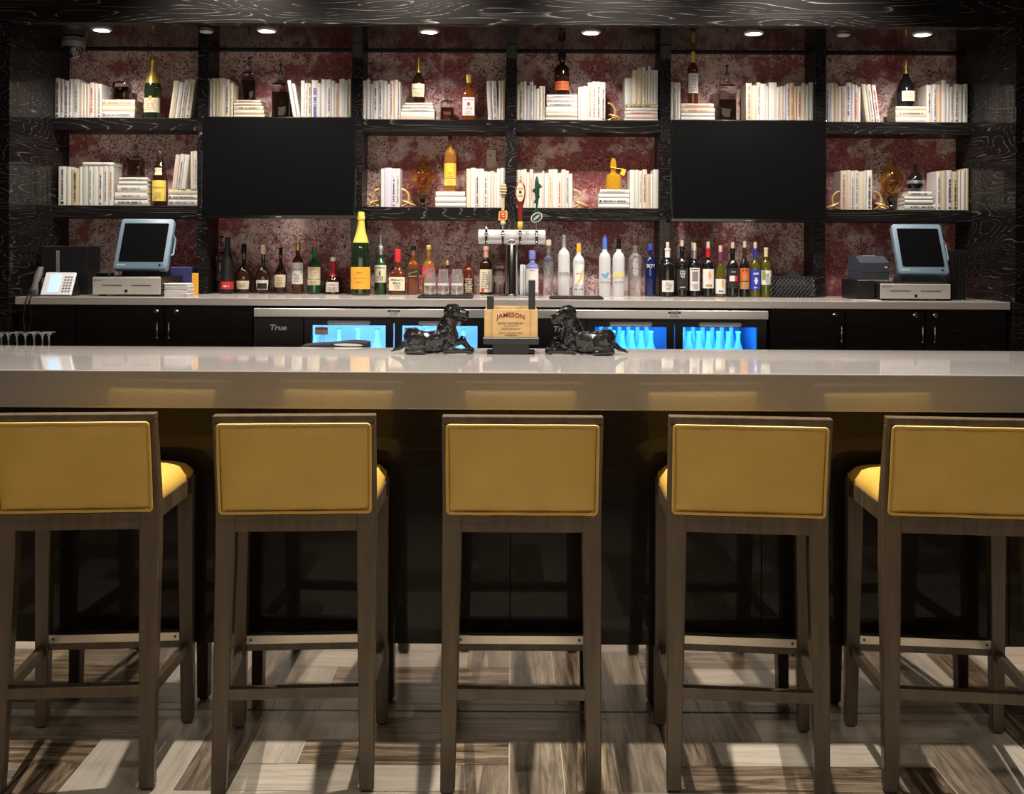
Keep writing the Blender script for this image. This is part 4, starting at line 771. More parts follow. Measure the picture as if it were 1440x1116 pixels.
# ------------------------------------------------------------------ electronics
def pos(side, label1, label2):
    """cash drawer with a tilted touch terminal on top; side -1 left of the bar, +1 right"""
    a, b = ((130, 226) if side < 0 else (1238, 1337)); Yf = 5.06; ycen = 388.5 if side < 0 else 398
    x0, x1 = X(a, Yf, 400), X(b, Yf, 400); zt = Z(ycen, Yf, (a+b)/2)-CB; w = (x1-x0)/2; cx = (x0+x1)/2; dp = .34
    t = thing('cash_drawer', label1, 'cash drawer', (cx, Yf, CB), 0, 'cash drawers')
    part('body', B1(-w, w, .004, dp, .008, zt, .004), 'black_satin', t)
    f = part('front_panel', B1(-w+.001, w-.001, -.002, .006, .009, zt-.004, .002), 'pos_silver', t, 'silver front panel')
    bm = NB(); box(bm, -w*.72, -w*.14, -.0032, -.0015, zt*.53, zt*.57); box(bm, w*.14, w*.72, -.0032, -.0015, zt*.53, zt*.57); part('slots', bm, 'ink', f, smooth=False)
    bm = NB(); loft(bm, [[(.0+.008*math.cos(2*PI*k/16), y, zt*.27+.008*math.sin(2*PI*k/16)) for k in range(16)] for y in (-.0015, -.006)]); part('lock', bm, 'chrome', f)
    bm = NB(); lettering(bm, 'MICROS', w*.26, .0055, (.0027,), zt*.80, -w*.82); part('lettering', bm, 'ink', f, smooth=False)
    bm = NB()
    for sx in (-1, 1): box(bm, sx*w*.75-.012, sx*w*.75+.012, .012, .04, 0, .009)
    part('foot', bm, 'rubber', t)
    # terminal
    tl, tr, bl, br, yt, yb = (170, 241, 158.5, 234.5, 307.5, 378) if side < 0 else (1252.5, 1324.5, 1265, 1336, 315, 385)
    Yb = 5.10; zb = CB+zt+.0005
    z_hi = Z(yt, Yb+.12, (tl+tr)/2); z_lo = Z(yb, Yb, (bl+br)/2); hgt = z_hi-z_lo; W = (br-bl)*Yb/F/2; cxm = X((bl+br)/2, Yb, yb)
    tilt = math.atan2(.115, hgt); Ls = hgt/math.cos(tilt)
    T = thing('register_terminal', label2, 'register', (cxm, Yb+.06, zb), 0, 'touch screen registers')
    Mx = Matrix.Translation((0, -.06, z_lo-zb)) @ Matrix.Rotation(-tilt, 4, 'X')
    bm = NB(); n = 8                                              # housing lofted to a smaller back
    fr = [(-W, 0, 0), (W, 0, 0), (W*.985, 0, Ls), (-W*.985, 0, Ls)]
    def rr_(w_, z0_, z1_, y, r):
        out = []
        for (cx_, cz_, a0_) in ((w_-r, z0_+r, -PI/2), (w_-r, z1_-r, 0), (-w_+r, z1_-r, PI/2), (-w_+r, z0_+r, PI)):
            for k in range(5): out.append((cx_+r*math.cos(a0_+k*PI/8), y, cz_+r*math.sin(a0_+k*PI/8)))
        return out
    loft(bm, [rr_(W-.006, .006, Ls-.006, -.002, .012), rr_(W-.001, .001, Ls-.001, .001, .014), rr_(W, 0, Ls, .006, .014), rr_(W, 0, Ls, .030, .014), rr_(W*.9, .02, Ls*.86, .062, .014), rr_(W*.6, .04, Ls*.6, .085, .014)])
    bm.transform(Mx); h_ = part('housing', bm, 'pos_blue', T, 'slate blue housing')
    bm = NB(); loft(bm, [rr_(W*.83, Ls*.14, Ls*.90, -.0042, .004), rr_(W*.83, Ls*.14, Ls*.90, -.0018, .004)][::-1]); bm.transform(Mx); part('screen', bm, 'screen', T, 'dark screen')
    bm = NB(); lettering(bm, 'MICROS', W*.30, .008, (.0030,), Ls*.075, -W*.72); bm.transform(Mx); part('lettering', bm, 'white', T, smooth=False)
    bm = NB(); lathe(bm, [(.006, -.001), (.006, .0015)], 12); bm.transform(Mx @ Matrix.Translation((W*.72, -.0022, Ls*.07)) @ Matrix.Rotation(PI/2, 4, 'X')); part('power_button', bm, 'chrome', T)
    bm = NB(); loft(bm, [[(-W*.75, -.045, 0), (W*.75, -.045, 0), (W*.75, .12, 0), (-W*.75, .12, 0)], [(-W*.72, -.04, .016), (W*.72, -.04, .016), (W*.72, .12, .016), (-W*.72, .12, .016)], [(-W*.5, -.02, (z_lo-zb)+.028), (W*.5, -.02, (z_lo-zb)+.028), (W*.5, .10, (z_lo-zb)+.06), (-W*.5, .10, (z_lo-zb)+.06)]])
    part('base', bm, 'slate' if side > 0 else 'black_satin', T)
    bm = NB(); sx = W+.003
    tube(bm, [(sx, .012, Ls*.28), (sx+.010, .02, Ls*.32), (sx+.010, .02, Ls*.62), (sx, .012, Ls*.68)], .005, 8); bm.transform(Mx); part('card_reader', bm, 'pos_blue', T)
    return t
pos(-1, 'silver-fronted cash drawer under the left register', 'slate blue touch screen register near the white desk phone')
pos(1, 'silver-fronted cash drawer under the right register', 'slate blue touch screen register beside the receipt printer')
# small card reader on the left drawer
o = P(155, 384, 5.10)
ztd = Z(388.5, 5.06, 178)
tag(finish('payment_reader', B1(-.036, .036, -.03, .03, 0, .016, .005, 2), 'black_gloss', loc=(X(146.8, 5.10, 386), 5.105, ztd+.0008)), 'small black card reader on the left cash drawer', 'card reader')
# right: printer on black box, papers
x0, x1 = X(1206, 5.12, 410), X(1230.5, 5.12, 410); zt = Z(393.5, 5.12, 1222)-CB
tag(finish('black_box', B1(-(x1-x0)/2, (x1-x0)/2, 0, .25, 0, zt, .003), 'black_satin', loc=((x0+x1)/2, 5.12, CB)), 'black box carrying the receipt printer beside right cash drawer', 'box')
px0, px1 = X(1209, 5.14, 370), X(1251.5, 5.14, 370); zp = CB+zt+.0005; hp = Z(360, 5.16, 1230)-zp
w = (px1-px0)/2
t = thing('receipt_printer', 'dark slate receipt printer left of the right register', 'printer', ((px0+px1)/2, 5.14, zp+0))
w = min(w, .07)
bm = NB(); loft(bm, [[(x, y, z) for y, z in ((0, 0), (.19, 0), (.19, hp), (.075, hp), (.002, hp*.72))] for x in (-w, w)]); part('body', bm, 'slate', t, smooth=False)
bm = NB(); loft(bm, [[(x, y, z) for y, z in ((.030, hp*.82), (.085, hp+.003), (.15, hp+.003), (.15, hp-.01), (.03, hp*.75))] for x in (-w*.45, w*.45)]); part('lid', bm, 'pos_blue', t, smooth=False)
part('seam', B1(-w-.0003, w+.0003, -.0008, .19, hp*.32, hp*.34), 'ink', t, smooth=False); part('light', B1(w*.7, w*.86, -.001, .001, hp*.5, hp*.56), 'white', t, smooth=False)
bm = NB(); xp = X(1218, 5.03, 418)
for i in range(3):
    a = .05*i; Mx = Matrix.Translation((0, 0, .0012*i)) @ Matrix.Rotation(a-.06, 4, 'Z'); box(bm, -.062, .062, -.035, .035, 0, .0009, mtx=Mx)
tag(finish('paper_sheets', bm, 'paper', loc=(xp, 5.035, CB), smooth=False), 'few loose white papers in front of the black box', 'paper')
bm = NB(); xa = X(1339, 5.16, 380); zt2 = Z(351.5, 5.16, 1348)-CB
for i in range(5): box(bm, .002+i*.0145, .012+i*.0145, -.006, .004, 0, zt2, .002)
box(bm, 0, .074, .002, .16, 0, zt2, .003)
tag(finish('menu_stand', bm, 'black_satin', loc=(xa, 5.17, CB)), 'black ribbed upright box right of the right register', 'box')
# left: paper stack, amber card, dark box
bm = NB(); xp = X(249, 5.12, 400)
for i in range(9):
    Mx = Matrix.Translation((rnd.uniform(-.002, .002), rnd.uniform(-.002, .002), .0068*i)) @ Matrix.Rotation(rnd.uniform(-.05, .05), 4, 'Z'); box(bm, -.056, .056, -.05, .05, 0, .0062, .0015, mtx=Mx)
tag(finish('napkin_stack', bm, 'paper', loc=(xp, 5.15, CB)), 'stack of pale folded paper napkins right of left cash drawer', 'napkins', None)
o = P(274.6, 384, 5.36)
tag(finish('amber_folder', B1(-.016, .016, -.004, .004, 0, o.z-CB, .0015), 'orange_label', loc=(o.x, 5.36, CB)), 'narrow orange card standing behind the napkin stack', 'card')
tag(finish('navy_box', B1(-.055, .055, 0, .12, 0, .135, .003), 'navy_cap', loc=(X(254, 5.40, 390), 5.405, CB)), 'dark navy box standing behind the napkin stack', 'box')
# phone and black cabinet
x0, x1 = X(57, 5.20, 380), X(123.5, 5.20, 380); zt = Z(345.5, 5.20, 90)-CB
t = thing('speaker_box', 'tall black box with silver slot behind the white desk phone', 'box', ((x0+x1)/2, 5.20, CB)); w = (x1-x0)/2
part('body', B1(-w, w, 0, .16, 0, zt, .004), 'black_satin', t); part('slot', B1(-w*.34, -w*.20, -.003, .001, zt*.02, zt*.90, .001), 'silver_cap', t, 'pale silver strip')
t = thing('desk_phone', 'white office desk phone with grey handset on the left end of counter', 'telephone', (X(74, 5.0, 392), 5.02, CB))
k = 5.0/F; Ht = 37*k; Mx = Matrix.Translation((0, 0, .006)) @ Matrix.Rotation(-.55, 4, 'X')
bm = B1(-22*k+.004, 23*k, 0, .014, 0, Ht*1.02, .006, 2); bm.transform(Mx); b_ = part('body', bm, 'phone_white', t, 'white body')
bm = B1(-12*k, 3.5*k, -.0016, .002, Ht*.10, Ht*.90, .001); bm.transform(Mx); part('display', bm, 'phone_lcd', t, 'pale blue display')
bm = NB()
for i in range(3):
    for j in range(6): box(bm, (8.5+i*4.4)*k, (11.6+i*4.4)*k, -.002, .001, Ht*(.14+.125*j), Ht*(.19+.125*j))
bm.transform(Mx); part('keypad', bm, 'ink_grey', t, smooth=False)
bm = NB(); loft(bm, [[(x, y, z) for y, z in ((-.004, 0), (.12, 0), (.085, Ht*.62), (.012, .010))] for x in (-18*k, 22*k)]); part('stand', bm, 'black_satin', t, smooth=False)
bm = NB(); hx = -25.5*k
pts = [(hx, -.016, .008), (hx, -.020, .03), (hx, -.010, Ht*.5), (hx, .026, Ht*.86), (hx, .048, Ht*1.12)]
loft(bm, [[(p[0]+a*r, p[1]+b*q, p[2]) for a, b in [(math.cos(2*PI*i/16), math.sin(2*PI*i/16)) for i in range(16)]] for p, r, q in zip(pts, (.014, .018, .0135, .018, .013), (.012, .018, .012, .018, .012))])
part('handset', bm, 'camera_grey', t, 'dark grey handset')
part('cradle', B1(hx-.016, hx+.016, .02, .07, 0, Ht*.7, .004), 'black_satin', t)
bm = NB(); yy = CF-5.02-.012
pts = [(hx-.004, -.02, .010), (hx-.006, yy+.006, .008), (hx-.012, yy-.004, -.03), (hx-.022, yy-.004, -.10), (hx-.012, yy-.004, -.160), (hx+.004, yy-.004, -.160), (hx+.014, yy-.004, -.10), (hx+.006, yy-.004, -.02), (hx+.010, yy+.008, .008), (hx+.03, -.01, .005)]
fine = []
for i in range(len(pts)-1):
    for s in range(8): fine.append(Vector(pts[i]).lerp(Vector(pts[i+1]), s/8))
sm = [fine[0]]+[(fine[i-1]+fine[i]*2+fine[i+1])/4 for i in range(1, len(fine)-1)]+[fine[-1]]
tube(bm, sm, .0026, 8); part('cord', bm, 'black_satin', t, 'dark coiled cord')
# ------------------------------------------------------------------ televisions, switch, camera, lamps
def tv(label, x0, x1, y0, y1):
    Y = 5.305; c0 = P(x0, y0, Y); c1 = P(x1, y1, Y); w = abs(c1.x-c0.x)/2; h = P((x0+x1)/2, y0, Y).z-P((x0+x1)/2, y1, Y).z
    t = thing('television', label, 'television', ((c0.x+c1.x)/2, Y, P((x0+x1)/2, y1, Y).z), 0, 'wall televisions')
    bm = NB(); box(bm, -w, w, 0, .030, 0, h, .004, 2); box(bm, -w*.7, w*.7, .028, .052, h*.15, h*.8, .006); part('casing', bm, 'black_gloss', t)
    part('screen', B1(-w+.010, w-.010, -.0016, .002, .018, h-.010), 'screen', t, smooth=False)
    part('logo', B1(-.014, .014, -.0016, .001, .006, .010), 'silver_cap', t, smooth=False)
    part('wall_bracket', B1(-.10, .10, .05, YW-Y-.0008, h*.3, h*.6), 'black_satin', t, smooth=False)
tv('large dark wall television on the left, above the cognac bottles', 284, 500, 164, 307)
tv('large dark wall television on the right, above the wine bottles', 944, 1162, 168.5, 312.5)
o = P(691, 222.5, YW)
t = thing('wall_plate', 'beige wall plate on the wallpaper above lower shelf books', 'wall plate', (o.x, YW-.0075, o.z))
part('plate', B1(-.025, .025, 0, .007, -.045, .045, .002), 'plate', t); part('port', B1(-.010, -.002, -.0008, .002, .010, .018), 'ink', t, smooth=False)
YD = 5.095
o = P(105.8, 54, 5.30)
t = thing('dome_camera', 'grey dome security camera hanging from ceiling at far left', 'camera', (o.x, 5.28, ZCEIL))
zb = Z(53, 5.28, 106)-ZCEIL; z2 = Z(67, 5.28, 106)-ZCEIL; z3 = Z(83, 5.28, 106)-ZCEIL; R = 16*5.28/F
part('stem', lathe(NB(), [(.012, zb), (.012, .012)], 16), 'camera_grey', t)
part('housing', lathe(NB(), [(R*.86, zb), (R*.92, zb-.016), (R, zb-.02), (R, z2)][::-1], 32), 'camera_grey', t)
part('dome', lathe(NB(), [(R*.12, z3), (R*.45, z3+.007), (R*.72, z3+.022), (R*.88, z2-.001)], 32), 'black_gloss', t, 'dark glass dome')
for i, (cx, cy) in enumerate(((143, 44), (375, 45.5), (603.5, 47), (831, 48), (1060, 49), (1297, 48))):
    x = X(cx, YD, cy)
    t = thing('downlight', f"{['leftmost','second from left','third from left','third from right','second from right','rightmost'][i]} lit recessed downlight in the shelving ceiling", 'downlight', (x, YD, ZCEIL), 0, 'recessed downlights over the shelving')
    part('trim_ring', lathe(NB(), [(.036, -.001), (.038, -.008), (.046, -.005), (.047, -.0005)], 32), 'white_trim', t)
    part('lamp', lathe(NB(), [(.002, -.0065), (.024, -.0055), (.030, -.0015)], 24), 'bulb', t, 'glowing lamp')
    L = bpy.data.lights.new('lamp_spot', 'SPOT'); L.energy = 27; L.spot_size = 2.0; L.spot_blend = .8; L.shadow_soft_size = .03; L.color = (1, .90, .80)
    lo = bpy.data.objects.new('lamp_spot', L); COL.objects.link(lo); lo.location = (x, YD, ZCEIL-.02); lo.rotation_euler = (.36, 0, 0)
for i, (cx, cy) in enumerate(((290, 45.5), (1186, 47.5))):
    x = X(cx, YD+.02, cy)
    t = thing('ceiling_disc', f"small unlit white ceiling disc above the {['left','right'][i]} television", 'ceiling fitting', (x, YD+.02, ZCEIL), 0, 'unlit ceiling discs')
    part('disc', lathe(NB(), [(.026, -.010), (.030, -.008), (.030, -.0005)], 24), 'white_trim', t); part('collar', lathe(NB(), [(.034, -.003), (.036, -.0005)], 24), 'black_satin', t)
# ------------------------------------------------------------------ cabinets and coolers below the counter
YC = 5.0; zt = ZCNT-CT-.0006
def cab(label, x0, x1, doors, lockpx=(), handlepx=(), group='counter cabinets'):
    a, b = X(x0, YC, 460), X(x1, YC, 460); t = thing('cabinet', label, 'cabinet', ((a+b)/2, YC, 0), 0, group); cx = (a+b)/2
    part('body', B1(a-cx+.001, b-cx-.001, .02, .55, .09, zt), 'cabinet_oak', t, smooth=False); part('plinth', B1(a-cx+.001, b-cx-.001, .07, .5, 0, .09), 'black_matte', t, smooth=False)
    for i, (d0, d1) in enumerate(doors):
        xa, xb = X(d0, YC, 460)-cx, X(d1, YC, 460)-cx
        d = part('door', B1(xa+.002, xb-.002, 0, .019, .10, zt-.004, .0012), 'cabinet_oak', t)
        for q in lockpx:
            if d0 < q < d1:
                x = X(q, YC, 440)-cx; z = Z(439.5, YC)
                bm = NB(); loft(bm, [[(x+r*math.cos(2*PI*k/20), y, z+r*math.sin(2*PI*k/20)) for k in range(20)] for y, r in ((.001, .0115), (-.005, .011), (-.006, .008))][::-1]); l = part('lock', bm, 'chrome', d)
                part('keyhole', B1(x-.001, x+.001, -.0068, -.006, z-.004, z+.004), 'ink', l, smooth=False)
        for q in handlepx:
            if d0 < q < d1:
                x = X(q, YC, 465)-cx; z0, z1 = Z(478, YC), Z(454.5, YC)
                bm = tube(NB(), [(x, .001, z0+.006), (x, -.020, z0+.004), (x, -.024, z0+.012), (x, -.024, z1-.012), (x, -.020, z1-.004), (x, .001, z1-.006)], .0042, 8); part('handle', bm, 'steel', d)
cab('dark oak cabinet panel at the far left under the phone', 26, 106, [(26, 106)])
cab('dark oak double-door cabinet under the left register', 106.3, 356, [(106.3, 231), (231, 356)], (220, 248), (223, 239.5))
cab('dark oak single-door cabinet right of the blue-lit coolers', 1082, 1188, [(1082, 1188)], (1174,), (1181.5,))
cab('dark oak double-door cabinet under the right register', 1188.3, 1415, [(1188.3, 1301), (1301, 1415)], (1287, 1315), (1295, 1312))
xa, xb = X(356.5, 4.93, 440), X(1081, 4.93, 440); zs0, zs1 = Z(447, 4.93), Z(435.2, 4.93)
t = thing('steel_top', 'long stainless steel top of the bottle coolers under the quartz counter', 'worktop', ((xa+xb)/2, 4.93, zs0)); w = (xb-xa)/2
part('slab', B1(-w, w, 0, .60, 0, zs1-zs0, .002), 'steel', t)
for (s0, s1) in ((545, 563.5), (939.5, 958.5)):
    a, b = X(s0, 4.93)-t.location.x, X(s1, 4.93)-t.location.x
    q = part('caution_sticker', B1(a, b, -.0006, .0006, .002, zs1-zs0-.004), 'paper', t, 'white sticker with black heading', smooth=False); part('sticker_heading', B1(a+.002, b-.002, -.0010, -.0005, zs1-zs0-.014, zs1-zs0-.005), 'ink', q, smooth=False)
    bm = NB(); lettering(bm, 'CAUTION', (b-a)*.6, .005, (.0014,), zs1-zs0-.0095, (a+b)/2); part('lettering', bm, 'paper', q, smooth=False)
    bm = NB(); scribble(bm, (b-a)*.8, .004, zs1-zs0-.017, 3, (.0009,), xc=(a+b)/2); part('lettering', bm, 'ink_grey', q, smooth=False)
tag(finish('filler_panel', B1(-(X(755, 4.98)-X(684, 4.98))/2+.002, (X(755, 4.98)-X(684, 4.98))/2-.002, 0, .5, .0, zs0-.001), 'black_satin', loc=((X(755, 4.98)+X(684, 4.98))/2, 4.985, 0), smooth=False), 'black filler panel between the two bottle coolers', 'panel')
YCL = 4.97
def cooler(label, x0, x1, grill1, doors, stocked):
    cz1 = zs0-.001; a, b = X(x0, YCL), X(x1, YCL); cx = (a+b)/2; w = (b-a)/2-.001
    t = thing('bottle_cooler', label, 'cooler', (cx, YCL, 0), 0, 'bottle coolers')
    gx = X(grill1, YCL)-cx
    bm = NB(); box(bm, -w, gx, .02, .55, .02, cz1)                                    # machine compartment
    box(bm, gx, w, .53, .55, .02, cz1); box(bm, gx, w, .03, .53, .02, .10); box(bm, gx, w, .03, .53, cz1-.030, cz1); box(bm, w-.02, w, .03, .53, .1, cz1-.03)
    part('case', bm, 'black_satin', t, smooth=False)
    bm = NB(); box(bm, gx, gx+.004, .034, .53, .1, cz1-.03); box(bm, gx, w-.02, .522, .529, .1, cz1-.03); box(bm, w-.024, w-.0205, .034, .53, .1, cz1-.03); box(bm, gx, w-.02, .034, .53, .101, .105)
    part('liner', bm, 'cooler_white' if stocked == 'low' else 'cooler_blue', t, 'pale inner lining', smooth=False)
    p = part('grille_panel', B1(-w, gx-.003, 0, .02, .03, cz1-.006, .002), 'black_satin', t)
    bm = NB(); lx = X(x0+35, YCL)-cx; lettering(bm, 'True', 24*YCL/F, 8*YCL/F, (.0006,), Z(462, YCL), lx, shear=.25, bold=.03); part('lettering', bm, 'silver_cap', p, smooth=False)
    for di, (d0, d1) in enumerate(doors):
        xa, xb = X(d0, YCL)-cx, X(d1, YCL)-cx; fw = 11*YCL/F; zg = Z(458.5, YCL)
        bm = NB(); box(bm, xa+.001, xa+fw, 0, .028, .06, cz1-.012); box(bm, xb-fw, xb-.001, 0, .028, .06, cz1-.012); box(bm, xa+fw, xb-fw, 0, .028, zg, cz1-.012); box(bm, xa+fw, xb-fw, 0, .028, .06, .13)
        d = part('door', bm, 'black_satin', t, smooth=False)
        part('glass_pane', B1(xa+fw, xb-fw, .010, .014, .13, zg), 'pane', d, smooth=False)
        xm = (xa+xb)/2; hw = 29*YCL/F; zh = Z(455.5, YCL)
        bm = NB(); tube(bm, [(xm-hw, .002, zh+.004), (xm-hw*.98, -.016, zh+.004), (xm-hw*.8, -.024, zh+.005), (xm, -.026, zh+.006), (xm+hw*.8, -.024, zh+.005), (xm+hw*.98, -.016, zh+.004), (xm+hw, .002, zh+.004)], .0052, 8)
        box(bm, xm-hw, xm+hw, -.003, .001, zh-.008, zh+.012, .002); part('handle', bm, 'handle_silver', d, 'silver handle')
        part('light_strip', B1(xa+fw+.01, xb-fw-.01, .045, .065, cz1-.038, cz1-.031), 'led_blue', t, 'blue light strip', smooth=False)
        L = bpy.data.lights.new('cooler_lamp', 'AREA'); L.shape = 'RECTANGLE'; L.size = xb-xa-2*fw-.02; L.size_y = .04; L.energy = 5.5; L.color = (.16, .46, 1) if stocked == 'low' else (.035, .33, 1)
        lo = bpy.data.objects.new('cooler_lamp', L); COL.objects.link(lo); lo.location = (cx+xm, YCL+.09, cz1-.04); lo.rotation_euler = (.75, 0, 0)
        bm = NB(); zsf = .835
        for k in range(22): tube(bm, [(xa+.02, .10+k*.018, zsf), (xb-.02, .10+k*.018, zsf)], .0022, 5)
        for k in range(3): tube(bm, [(xa+.03+k*(xb-xa-.06)/2, .09, zsf-.004), (xa+.03+k*(xb-xa-.06)/2, .50, zsf-.004)], .003, 5)
        part('wire_shelf', bm, 'steel', t)
        if stocked == 'low':
            s = part('rating_sticker', B1(xa+fw+.012, xa+fw+.072, .0085, .0098, zg-.045, zg-.01), 'paper', d, smooth=False); part('sticker_band', B1(xa+fw+.014, xa+fw+.070, .0078, .0084, zg-.022, zg-.012), 'rust_label', s, smooth=False)
        nm = {('low', 0): 'first', ('low', 1): 'second', ('full', 0): 'third', ('full', 1): 'fourth'}[(stocked, di)]
        n = 3 if stocked == 'low' else 6
        for r in range(1 if stocked == 'low' else 2):
            for k in range(n):
                x = cx+xa+fw+.03+(xb-xa-2*fw-.06)*(k+.5)/n; yb = YCL+(.30 if stocked == 'low' else (.16+.16*r)); hb = .20 if stocked == 'low' else (.205, .235)[r]
                bt = finish('cooler_bottle', lathe(NB(), [(q*.027, z*hb) for q, z in [(.9, 0), (1, .02), (1, .5), (.9, .6), (.5, .74), (.40, .82), (.38, .97), (.45, .975), (.42, 1)]], 18), 'cool_bottle', loc=(x, yb, zsf+.0025))
                tag(bt, f"{['front','back'][r] if stocked != 'low' else 'lone row'} bottle, {ORD[k]} from left behind the {nm} cooler door", 'bottle', f'bottles in the {nm} cooler door')
                part('cap', lathe(NB(), [(.0125, hb-.004), (.0135, hb+.0035), (.010, hb+.006)], 14), 'white' if (k+r) % 2 else 'lilac_blue', bt)
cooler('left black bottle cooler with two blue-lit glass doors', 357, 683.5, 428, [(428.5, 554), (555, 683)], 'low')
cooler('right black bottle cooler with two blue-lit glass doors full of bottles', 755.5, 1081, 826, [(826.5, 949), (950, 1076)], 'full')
# ------------------------------------------------------------------ front bar
YB1, YB2, YPN, YK = 3.165, 3.96, 3.27, 3.306
zt = Z(523.5, YB1); zb = Z(576.3, YB1)
BT = zt+.0003
t = thing('front_bar', 'long front bar with thick grey quartz top and dark oak front', 'bar', (0, YB1, 0))
y = lambda Y: Y-YB1
part('quartz_top', B1(-2.4, 2.4, 0, YB2-YB1, zb, zt, .003, 2), 'quartz', t, 'grey quartz slab top')
bm = NB(); zpb = Z(905.5, YPN)
seams = [-2.3, -1.53, -.77, 0, .77, 1.53, 2.3]
for a, b in zip(seams, seams[1:]): box(bm, a+.0008, b-.0008, y(YPN), y(YPN)+.02, zpb, zb-.001, .001)
part('front_panel', bm, 'bar_oak', t, 'dark glossy oak front panel', smooth=False)
part('kick_plate', B1(-2.3, 2.3, y(YK), y(YK)+.004, .002, zpb+.02), 'mirror_kick', t, 'mirror polished kick plate', smooth=False)
part('carcass', B1(-2.3, 2.3, y(YPN)+.0205+.0, y(3.80), zpb+.021, zb-.001), 'black_matte', t, smooth=False)
part('plinth', B1(-2.3, 2.3, y(YK)+.0045, y(3.78), 0, zpb+.0205), 'black_matte', t, smooth=False)
# drainboard behind the bar with upturned stem glasses and a black caddy
zd = .945
t = thing('drainboard', 'steel drainboard behind the left half of the front bar', 'drainboard', (-1.35, 4.12, 0))
part('tray', B1(-1.05, 1.05, -.14, .16, zd-.03, zd, .004), 'steel', t)
for sx in (-1.0, 1.0):
    for sy in (-.11, .13): part('leg', B1(sx-.018, sx+.018, sy-.018, sy+.018, 0, zd-.03), 'steel', t, smooth=False)
bm0 = None
for i, (px, Yg) in enumerate(((2, 4.10), (12, 4.16), (24, 4.09), (36, 4.16), (48, 4.09), (60, 4.15), (69, 4.08))):
    o = P(px, 466.5+(1 if i % 2 else 0), Yg); hh = o.z-zd-.0005
    t = thing('stem_glass', f'upturned clear stem glass, {ORD[i]} from left in the row behind the bar', 'glass', (o.x, Yg, zd+.0005), 0, 'upturned stem glasses behind the bar')
    part('bowl', lathe(NB(), [(.018, 0), (.0195, 0), (.0215, hh*.2), (.017, hh*.42), (.006, hh*.54), (.003, hh*.56), (.004, hh*.52), (.015, hh*.40), (.0195, hh*.2)], 20), 'clear', t)
    part('stem', lathe(NB(), [(.0035, hh*.545), (.003, hh*.7), (.0035, hh*.88), (.010, hh*.955)], 12), 'clear', t); part('foot', lathe(NB(), [(.0095, hh*.952), (.024, hh*.985), (.0245, hh)], 24), 'clear', t)
# low black caddy
t = thing('bar_caddy', 'low curved black caddy with oval silver lid behind the bar', 'caddy', (X(470, 4.04, 485), 4.05, zd+.0005)); k = 4.04/F
zz = lambda py: Z(py, 4.04, 470)-zd-.0005
bm = NB(); pts = [(-47, 489), (-44, 485.5), (-30, 484), (-8, 483), (8, 481), (25, 479.8), (40, 480.4), (47, 481.5), (47.5, 490)]
loft(bm, [[(x*k, yy, zz(p)) for x, p in pts]+[(47.5*k, yy, 0), (-47*k, yy, 0)] for yy in (-.05, .07)]); part('body', bm, 'black_matte', t, smooth=False)
part('lid', disc(20*k, 2.0*k, zz(483.4), -.0525, -.049, -.02, xc=22*k), 'silver_cap', t, 'silver oval lid')
# wooden whiskey box on its black stand
YJ = 3.72; k = YJ/F; cx = X(718.5, YJ, 480)
zj = lambda py: Z(py, YJ)-BT
t = thing('napkin_caddy', 'pale wooden whiskey box on a black stand between the two dog figures', 'caddy', (cx, YJ, BT))
part('stand_foot', B1(-26*k, 26*k, 0, .075, 0, zj(483.5), .002), 'black_satin', t, 'black foot'); part('stand_feet', B1(-34*k, 34*k, .03, .065, 0, .012, .002), 'black_satin', t)
part('stand_tray', B1(-39.5*k, 39.5*k, -.012, .105, zj(484), zj(474.5), .002), 'black_satin', t, 'black tray')
z0, z1 = zj(474.3), zj(435.5)
bm = NB(); box(bm, -37.5*k, -26.5*k, .0035, .0125, z0, z1, .0008); box(bm, 26.5*k, 37.5*k, .0035, .0125, z0, z1, .0008); box(bm, -37.5*k, -36*k, .0125, .085, z0, z1); box(bm, 36*k, 37.5*k, .0125, .085, z0, z1); box(bm, -36*k, 36*k, .08, .085, z0, z1+.010)
part('box_sides', bm, 'wood_box', t, 'pale wooden sides', smooth=False)
f = part('box_front', B1(-26.4*k, 26.4*k, 0, .012, z0, z1+.0008, .0008), 'wood_box', t, 'pale wooden front board')
bm = NB(); lettering(bm, 'JAMESON', 40*k, 8.5*k, (.0006,), zj(443.2), -1*k, arch=3.6*k, bold=.02); part('lettering', bm, 'maroon_cloth', f, 'arched dark red lettering', smooth=False)
bm = NB(); lettering(bm, 'IRISH WHISKEY', 36*k, 2.9*k, (.0006,), zj(454.3)); lettering(bm, 'ESTABLISHED', 19*k, 1.3*k, (.0006,), zj(458)); lettering(bm, 'John Jameson', 27*k, 4.2*k, (.0006,), zj(462.3), shear=.3, bold=0); lettering(bm, 'BOW ST. DISTILLERY DUBLIN', 33*k, 1.9*k, (.0006,), zj(468)); scribble(bm, 22*k, zj(472), zj(470), 1, (.0006,)); part('lettering', bm, 'ink', f, smooth=False)
for (a, b, yt) in ((-34, -24.5, 416), (24.5, 34, 393.5)):
    part('post', B1(a*k, b*k, .020, .042, z0, zj(yt), .002), 'black_satin', t, 'black upright post')
part('inner_block', B1(-20*k, 14*k, .045, .075, z0, zj(432.5)), 'wood_box', t, smooth=False)
